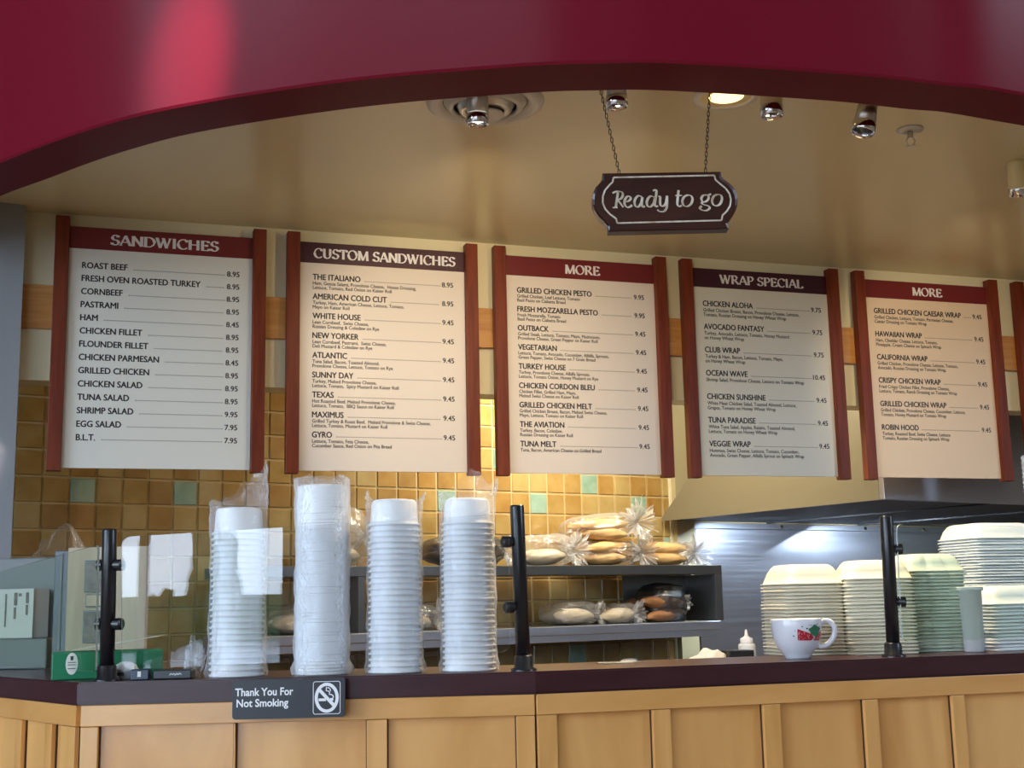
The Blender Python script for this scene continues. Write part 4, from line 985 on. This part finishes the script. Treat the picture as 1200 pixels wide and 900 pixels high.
def bread_bag(s, off, z, L_, W_, H_, rz, seed, me, rolls, label, rlabel, group, mt='filmbread', knot=1, kr=.055, tilt=0.0, bend=radians(-58)):
    """bag of rolls lying on the shelf with its gathered neck at the end given by knot; s, off, z on the wall's own axes"""
    p = onB(s, off); base = (p.x, p.y, ZC+z); ang = TB+rz
    t = thing('bread_bag', label, 'bread bag', base, ang, 'bagged bread on the wall shelf')
    bm = bmesh.new(); bmesh.ops.create_icosphere(bm, subdivisions=5, radius=1)
    for v in bm.verts:
        q = v.co.copy()
        lump = 1+.13*noise.noise(Vector((q.x*2.2+seed, q.y*2.2, q.z*2.2)))+.07*noise.noise(q*5.5+Vector((0, seed, 0)))+.05*noise.noise(q*12)
        sx = q.x; tp = 1.0
        if sx*knot > .55: tp = 1-1.35*(sx*knot-.55)
        ssq = lambda a: math.copysign(abs(a)**.72, a)
        zz = ssq(q.z)*H_/2*lump*tp
        v.co = Vector((ssq(sx)*L_/2, ssq(q.y)*W_/2*lump*tp, max(.0, H_/2+zz+tilt*sx*L_/2*.0)))
        v.co.z += max(0, tilt*(sx+1)*.5)
    obj('wrap', bm, M[mt], t, smooth=True)
    # gathered neck: pleated fan beyond the tie
    bm = bmesh.new(); n = 120; rings = []
    zc = H_*.5+(max(0, tilt*(knot+1)*.5))
    for (dx, r_, amp) in ((-.055, kr*.9, .10), (-.03, kr*.55, .22), (-.006, .010, .2), (.006, .010, .2), (.020, kr*.55, .45), (.036, kr*.95, .55), (.046, kr*1.12, .5)):
        ring = []
        for i in range(n):
            a = 2*pi*i/n; f = 1+amp*sin(a*19+seed+3*noise.noise(Vector((cos(a)*2, sin(a)*2, seed))))*.45+amp*1.1*noise.noise(Vector((cos(a)*7+seed, sin(a)*7, dx*30)))
            ring.append(bm.verts.new((knot*(L_/2-.012+dx+.022*noise.noise(Vector((cos(a)*6, sin(a)*6, seed+dx*8)))), r_*f*cos(a), max(.001, zc+r_*f*sin(a)))))
        rings.append(ring)
    tie = knot*(L_/2-.02)
    for v in bm.verts:                          # the neck turns towards the room
        k_ = min(1, max(0, (knot*(v.co.x-tie)+.05)/.05)); c_, s_ = cos(bend*k_), sin(bend*k_)
        x_, y_ = v.co.x-tie, v.co.y; v.co.x, v.co.y = tie+x_*c_-y_*s_-.02*k_, x_*s_+y_*c_-.035*k_
    for A, B in zip(rings, rings[1:]):
        for i in range(n): bm.faces.new((A[i], A[(i+1) % n], B[(i+1) % n], B[i]))
    obj('gathered_neck', bm, M['filmknot'], t, smooth=True)
    for (rx, ry, rz_, ra, rt) in rolls:
        o = bpy.data.objects.new('bread_roll', me); C.objects.link(o)
        w_ = Matrix.Translation(base) @ Matrix.Rotation(ang, 4, 'Z') @ Matrix.Translation((rx, ry, rz_)) @ Matrix.Rotation(ra, 4, 'Z') @ Matrix.Rotation(rt, 4, 'Y')
        o.matrix_world = w_; tag(o, rlabel, 'bread roll', group)
ZS = .1668
def pile(L_, rows, zs, y0=-.06, seed=1, n=3):
    r_ = random.Random(seed); out = []
    for z in zs:
        for yy in rows:
            for i in range(n):
                out.append((-.02+r_.uniform(-.030, .030), yy+r_.uniform(-.006, .006), z+r_.uniform(-.003, .003), r_.uniform(-.22, .22), r_.uniform(-.08, .08)))
    return out
bread_bag(.42, .200, ZS, .38, .22, .125, radians(-27), 2.0, ROLL, pile(.36, (-.075, -.01, .055), (.036, .088), seed=1, n=1), 'lower bag of golden rolls in the middle of the top shelf', 'golden roll inside the lower middle bread bag', 'rolls in the lower middle bag', kr=.066)
bread_bag(.385, .195, ZS+.126, .42, .23, .115, radians(-30), 5.0, ROLL, pile(.36, (-.075, .0, .075), (.034, .074), seed=2, n=1), 'big bag of golden rolls lying on top of the lower bag', 'golden roll inside the topmost bread bag', 'rolls in the topmost bag', kr=.080, tilt=.03)
bread_bag(.805, .205, ZS, .33, .21, .120, radians(-27), 8.0, ROLL, pile(.33, (-.08, 0, .08), (.036, .084), seed=3, n=1), 'bag of golden rolls at the right end of the top shelf', 'golden roll inside the right end bread bag', 'rolls in the right end bag', kr=.070)
bread_bag(.04, .20, ZS, .32, .22, .15, radians(-14), 11.0, ROLLP, pile(.28, (-.07, .04), (.042,), seed=4, n=1), 'clear crinkled bread bag on the top shelf behind the middle guard post', 'pale roll inside the bag behind the middle post', 'rolls behind the middle post', kr=.07)
bread_bag(-1.08, .21, ZS, .30, .26, .26, radians(3), 14.0, ROLLP, pile(.26, (-.06, .05), (.045,), seed=5, n=1), 'shiny crinkled bread bag between the first and second bowl stacks', 'pale roll inside the bag between the bowl stacks', 'rolls between the bowl stacks', kr=.065, bend=radians(-8))
bread_bag(-.42, .21, ZS, .44, .26, .14, radians(2), 17.0, ROLLB, pile(.38, (-.08, .0, .08), (.045, .095), seed=6, n=1), 'bag of brown bread on the top shelf behind the fourth bowl stack', 'brown roll inside the bag behind the fourth bowl stack', 'brown rolls behind the fourth bowl stack', mt='filmdark')
ZL = -.1185
bread_bag(.165, .22, ZL, .30, .24, .115, radians(3), 21.0, ROLLP, pile(.26, (-.06, .05), (.042,), seed=7, n=1), 'clear bag of pale bread on the lower shelf right of the middle post', 'pale roll inside the left bag of the lower shelf', 'rolls in the left lower bag', kr=.045)
bread_bag(.455, .22, ZL, .20, .22, .100, radians(-3), 24.0, ROLLP, pile(.25, (-.06, .05), (.042,), seed=8, n=1), 'flat bag of pale bread in the middle of the lower shelf', 'pale roll inside the middle bag of the lower shelf', 'rolls in the middle lower bag', kr=.048)
bread_bag(.745, .21, ZL, .25, .24, .195, radians(0), 27.0, ROLLB, pile(.22, (-.07, .0, .07), (.04, .10), seed=9, n=1), 'tall dark bag of dark bread on the lower shelf by the steel panel', 'dark roll inside the tall dark bag on the lower shelf', 'rolls in the tall dark bag', mt='filmdark', kr=.03)
bread_bag(-.75, .22, ZL, .34, .24, .12, radians(3), 31.0, ROLLP, pile(.28, (-.06, .05), (.042,), seed=10, n=1), 'clear bag of pale bread on the lower shelf between the second and third stacks', 'pale roll inside the lower bag seen between the second and third stacks', 'rolls seen between second and third stacks')
bread_bag(-1.28, .22, ZL, .32, .24, .12, radians(3), 34.0, ROLLP, pile(.28, (-.06, .05), (.042,), seed=11, n=1), 'clear bag of pale bread on the lower shelf between the first and second stacks', 'pale roll inside the lower bag seen between the first and second stacks', 'rolls seen between first and second stacks')

# ------------------------------------------------------------------ cookline: steel backsplash and hood
bs = thing('steel_backsplash', 'dented stainless steel backsplash under the hood', 'backsplash', (0, ZB, ZC), TB)
bm = bmesh.new(); box(bm, 1.146, 4.6, -.012, -.001, -1.2, .375, bev=.001); obj('sheet', bm, M['steel'], bs)
bm = bmesh.new(); box(bm, 1.146, 4.6, -.020, -.001, .3755, .408, bev=.002); obj('top_flange', bm, M['steel'], bs)
for sx in (1.82, 2.52, 3.05):
    bm = bmesh.new(); lathe(bm, [(.012, 0), (.010, .004), (.001, .005)], 16); o = obj('screw', bm, M['chrome'], bs); o.matrix_local = Matrix.Translation((sx, -.0205, .392)) @ Matrix.Rotation(radians(90), 4, 'X')
bm = bmesh.new(); box(bm, 1.146, 1.172, -.022, -.0125, -1.2, .375, bev=.001); obj('edge_strip', bm, M['steeldark'], bs)
hd = thing('range_hood', 'big stainless range hood with a black underside right of the beige wall', 'hood', (1.627, 5.642, ZC+.41), TB)
DP = 1.525; WD = 2.9
bm = bmesh.new(); box(bm, 0, WD, 0, .03, 0, .85, bev=.002); obj('front_panel', bm, M['steel'], hd)
bm = bmesh.new()
for (a, b) in ((0, .045), (.045, .09)): pass
prism(bm, [(.03, .85), (.03, 0), (DP, 0), (DP, .02), (.5, .85)], 0, .02, axis='y')
for v in bm.verts: v.co = Vector((v.co.y, v.co.x, v.co.z))
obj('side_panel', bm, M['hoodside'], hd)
bm = bmesh.new(); box(bm, .021, WD, .031, DP, .004, .03); box(bm, .75, .762, .031, DP-.02, -.004, .0035); box(bm, 1.5, 1.512, .031, DP-.02, -.004, .0035); obj('underside', bm, M['hoodin'], hd)
bm = bmesh.new(); box(bm, .021, WD, .031, .5, .031, .85); obj('top_box', bm, M['steeldark'], hd)

# ------------------------------------------------------------------ things behind the left pane
gb = thing('green_box', 'flat green cardboard box with a white oval label at the left corner of the counter', 'box', (-.905, 2.885, ZT_), radians(20))
bm = bmesh.new(); box(bm, -.115, .115, -.055, .055, .0005, .058, bev=.002); obj('carton', bm, M['greenbox'], gb)
bm = bmesh.new()
pts = [(-.075+.0125*cos(t*pi/16), .034+.023*sin(t*pi/16)) for t in range(32)]; prism(bm, pts, -.0556, -.0551, axis='y'); obj('oval_label', bm, M['paper'], gb)
bm = bmesh.new()
prism(bm, [(-.0775, .041), (-.0725, .041), (-.0715, .050), (-.0785, .050)], -.0561, -.0557, axis='y')
for zz in (.036, .031, .023): prism(bm, [(-.083, zz), (-.067, zz), (-.067, zz+.0016), (-.083, zz+.0016)], -.0561, -.0557, axis='y')
obj('label_print', bm, M['darkprint'], gb)
bm = bmesh.new()
bm.verts.index_update()
prism(bm, [(-.10, -.028), (.085, -.040), (.10, .02), (-.06, .045)], 0, .0012)
for v in bm.verts: v.co.z += (v.co.x+.10)*.14
o = obj('card_sheet', bm, M['paper'], loc=(-.885, 2.90, ZT_+.0600), rz=radians(15)); tag(o, 'loose sheet of white card lying on the green box', 'card')
tr = thing('takeout_dish', 'low clear-topped white dish with a dark logo behind the corner post', 'dish', (-.838, 2.80, ZT_+.0))
bm = bmesh.new(); lathe(bm, [(.001, .0005), (.020, .0005), (.0255, .018), (.027, .019), (.026, .022), (.021, .030), (.010, .036), (.001, .037)], 32, cap=False); obj('dish', bm, M['plastic'], tr, smooth=True)
bm = bmesh.new(); box(bm, -.012, .004, -.0262, -.0252, .008, .015); obj('logo', bm, M['ink'], tr)
nb = thing('card_dispenser', 'small navy plastic card box with a white tag right of the corner post', 'box', (-.792, 2.752, ZT_), radians(3))
bm = bmesh.new(); box(bm, -.019, .019, -.012, .012, .0005, .022, bev=.002); obj('case', bm, M['navy'], nb)
bm = bmesh.new(); box(bm, -.004, .003, -.0128, -.0121, .007, .018); obj('tag', bm, M['paper'], nb)
ty = thing('black_tray', 'long low black tray with white script left of the first bowl stack', 'tray', (-.728, 2.775, ZT_), radians(3.5))
bm = bmesh.new(); box(bm, -.040, .040, -.022, .022, .0005, .019, bev=.002); obj('case', bm, M['blackplastic'], ty)
bm = bmesh.new()
pts = [(0, 0), (.003, .004), (.006, .001), (.009, .004), (.012, 0), (.015, .004), (.018, .001), (.021, .004), (.025, .001)]
stroke(bm, [(p.x, p.y) for p in catmull(pts, 5)], lambda dx, dy: .0011, lambda a, b: a-.005, lambda b: b+.008, -.0224, 0); obj('script', bm, M['white'], ty)
# framed picture board, grey cabinet, carton
pb = thing('picture_board', 'pale wooden board with two dark framed pictures behind the left pane', 'picture board', (-1.10, 3.30, 0), radians(-2))
bm = bmesh.new(); box(bm, -.045, .16, 0, .02, ZT_+.0005, ZC+.160, bev=.003); obj('board', bm, M['boardwood'], pb)
for (z0, z1) in ((.046, .126), (-.080, .0)):
    bm = bmesh.new(); box(bm, .002, .060, -.006, -.0003, ZC+z0, ZC+z1, bev=.001); fr = obj('picture_frame', bm, M['greypost'], pb)
    bm = bmesh.new(); box(bm, .006, .056, -.0072, -.0062, ZC+z0+.004, ZC+z1-.004); obj('picture', bm, M['photo'], fr)
bm = bmesh.new(); box(bm, .006, .056, -.005, -.0003, ZC+.009, ZC+.041, bev=.001); fr = obj('caption_frame', bm, M['greypost'], pb)
bm = bmesh.new(); box(bm, .009, .053, -.0062, -.0052, ZC+.012, ZC+.038); obj('caption_card', bm, M['boardwood'], fr)
gp = thing('grey_post', 'dark grey metal upright at the left edge of the picture board', 'post', (-1.172, 3.36, 0))
bm = bmesh.new(); box(bm, -.020, .020, -.02, .02, ZT_+.0005, ZC+.155, bev=.003); obj('bar', bm, M['greypost'], gp)
bm = bmesh.new(); box(bm, -.004, .002, -.0225, -.0202, ZT_+.01, ZC+.15); obj('highlight_strip', bm, M['greymetal'], gp)
gc = thing('grey_cabinet', 'grey enamel cabinet behind the left pane', 'cabinet', (-1.40, 3.62, 0), radians(-4))
bm = bmesh.new(); box(bm, -.17, .20, -.10, .15, ZT_+.0005, ZC+.145, bev=.004); obj('body', bm, M['greymetal'], gc)
bm = bmesh.new(); box(bm, -.17, .205, -.24, -.1005, ZT_+.0005, ZC-.068, bev=.004); obj('ledge', bm, M['greymetal'], gc)
cx = thing('labelled_carton', 'pale carton with printed labels standing on the grey cabinet ledge', 'carton', (-1.345, 3.455, ZC-.0675), radians(-4))
bm = bmesh.new(); box(bm, -.105, .085, -.05, .045, 0, .128, bev=.002); obj('carton', bm, M['carton'], cx)
bm = bmesh.new()
for (x0, x1, z0, z1) in ((.008, .012, .03, .115), (.032, .040, .085, .118), (.032, .038, .05, .08), (.044, .052, .108, .116), (.064, .071, .09, .118), (.064, .070, .06, .086)): box(bm, x0, x1, -.0512, -.0502, z0, z1)
obj('print', bm, M['photo'], cx)
bm = bmesh.new(); box(bm, -.104, -.042, -.0514, -.0502, .015, .127); obj('green_label', bm, M['limepad'], cx)
p = onB(-2.20, .17); bg = thing('clear_bag', 'clear plastic bag bulging over the grey cabinet by the grey wall', 'plastic bag', (p.x, p.y, ZC-.3305), TB)
bm = bmesh.new(); bmesh.ops.create_icosphere(bm, subdivisions=5, radius=1)
for v in bm.verts:
    q = v.co.copy(); n_ = 1+.2*noise.noise(q*2.0+Vector((1, 7, 0)))+.09*noise.noise(q*6)
    v.co = Vector((q.x*.17*n_, q.y*.10*n_, max(0, .30+q.z*.34*n_+.07*(-q.x))))
obj('bag', bm, M['film'], bg, smooth=True)
bk_ = thing('back_counter', 'plain steel back counter along the tiled wall', 'counter', (0, ZB, 0), TB)
bm = bmesh.new(); box(bm, -2.5, .98, -.42, -.02, ZC-.37, ZC-.331, bev=.003); obj('worktop', bm, M['steeldark'], bk_)
bm = bmesh.new(); box(bm, -2.5, .98, -.40, -.03, 0, ZC-.3705); obj('cabinet', bm, M['steeldark'], bk_)
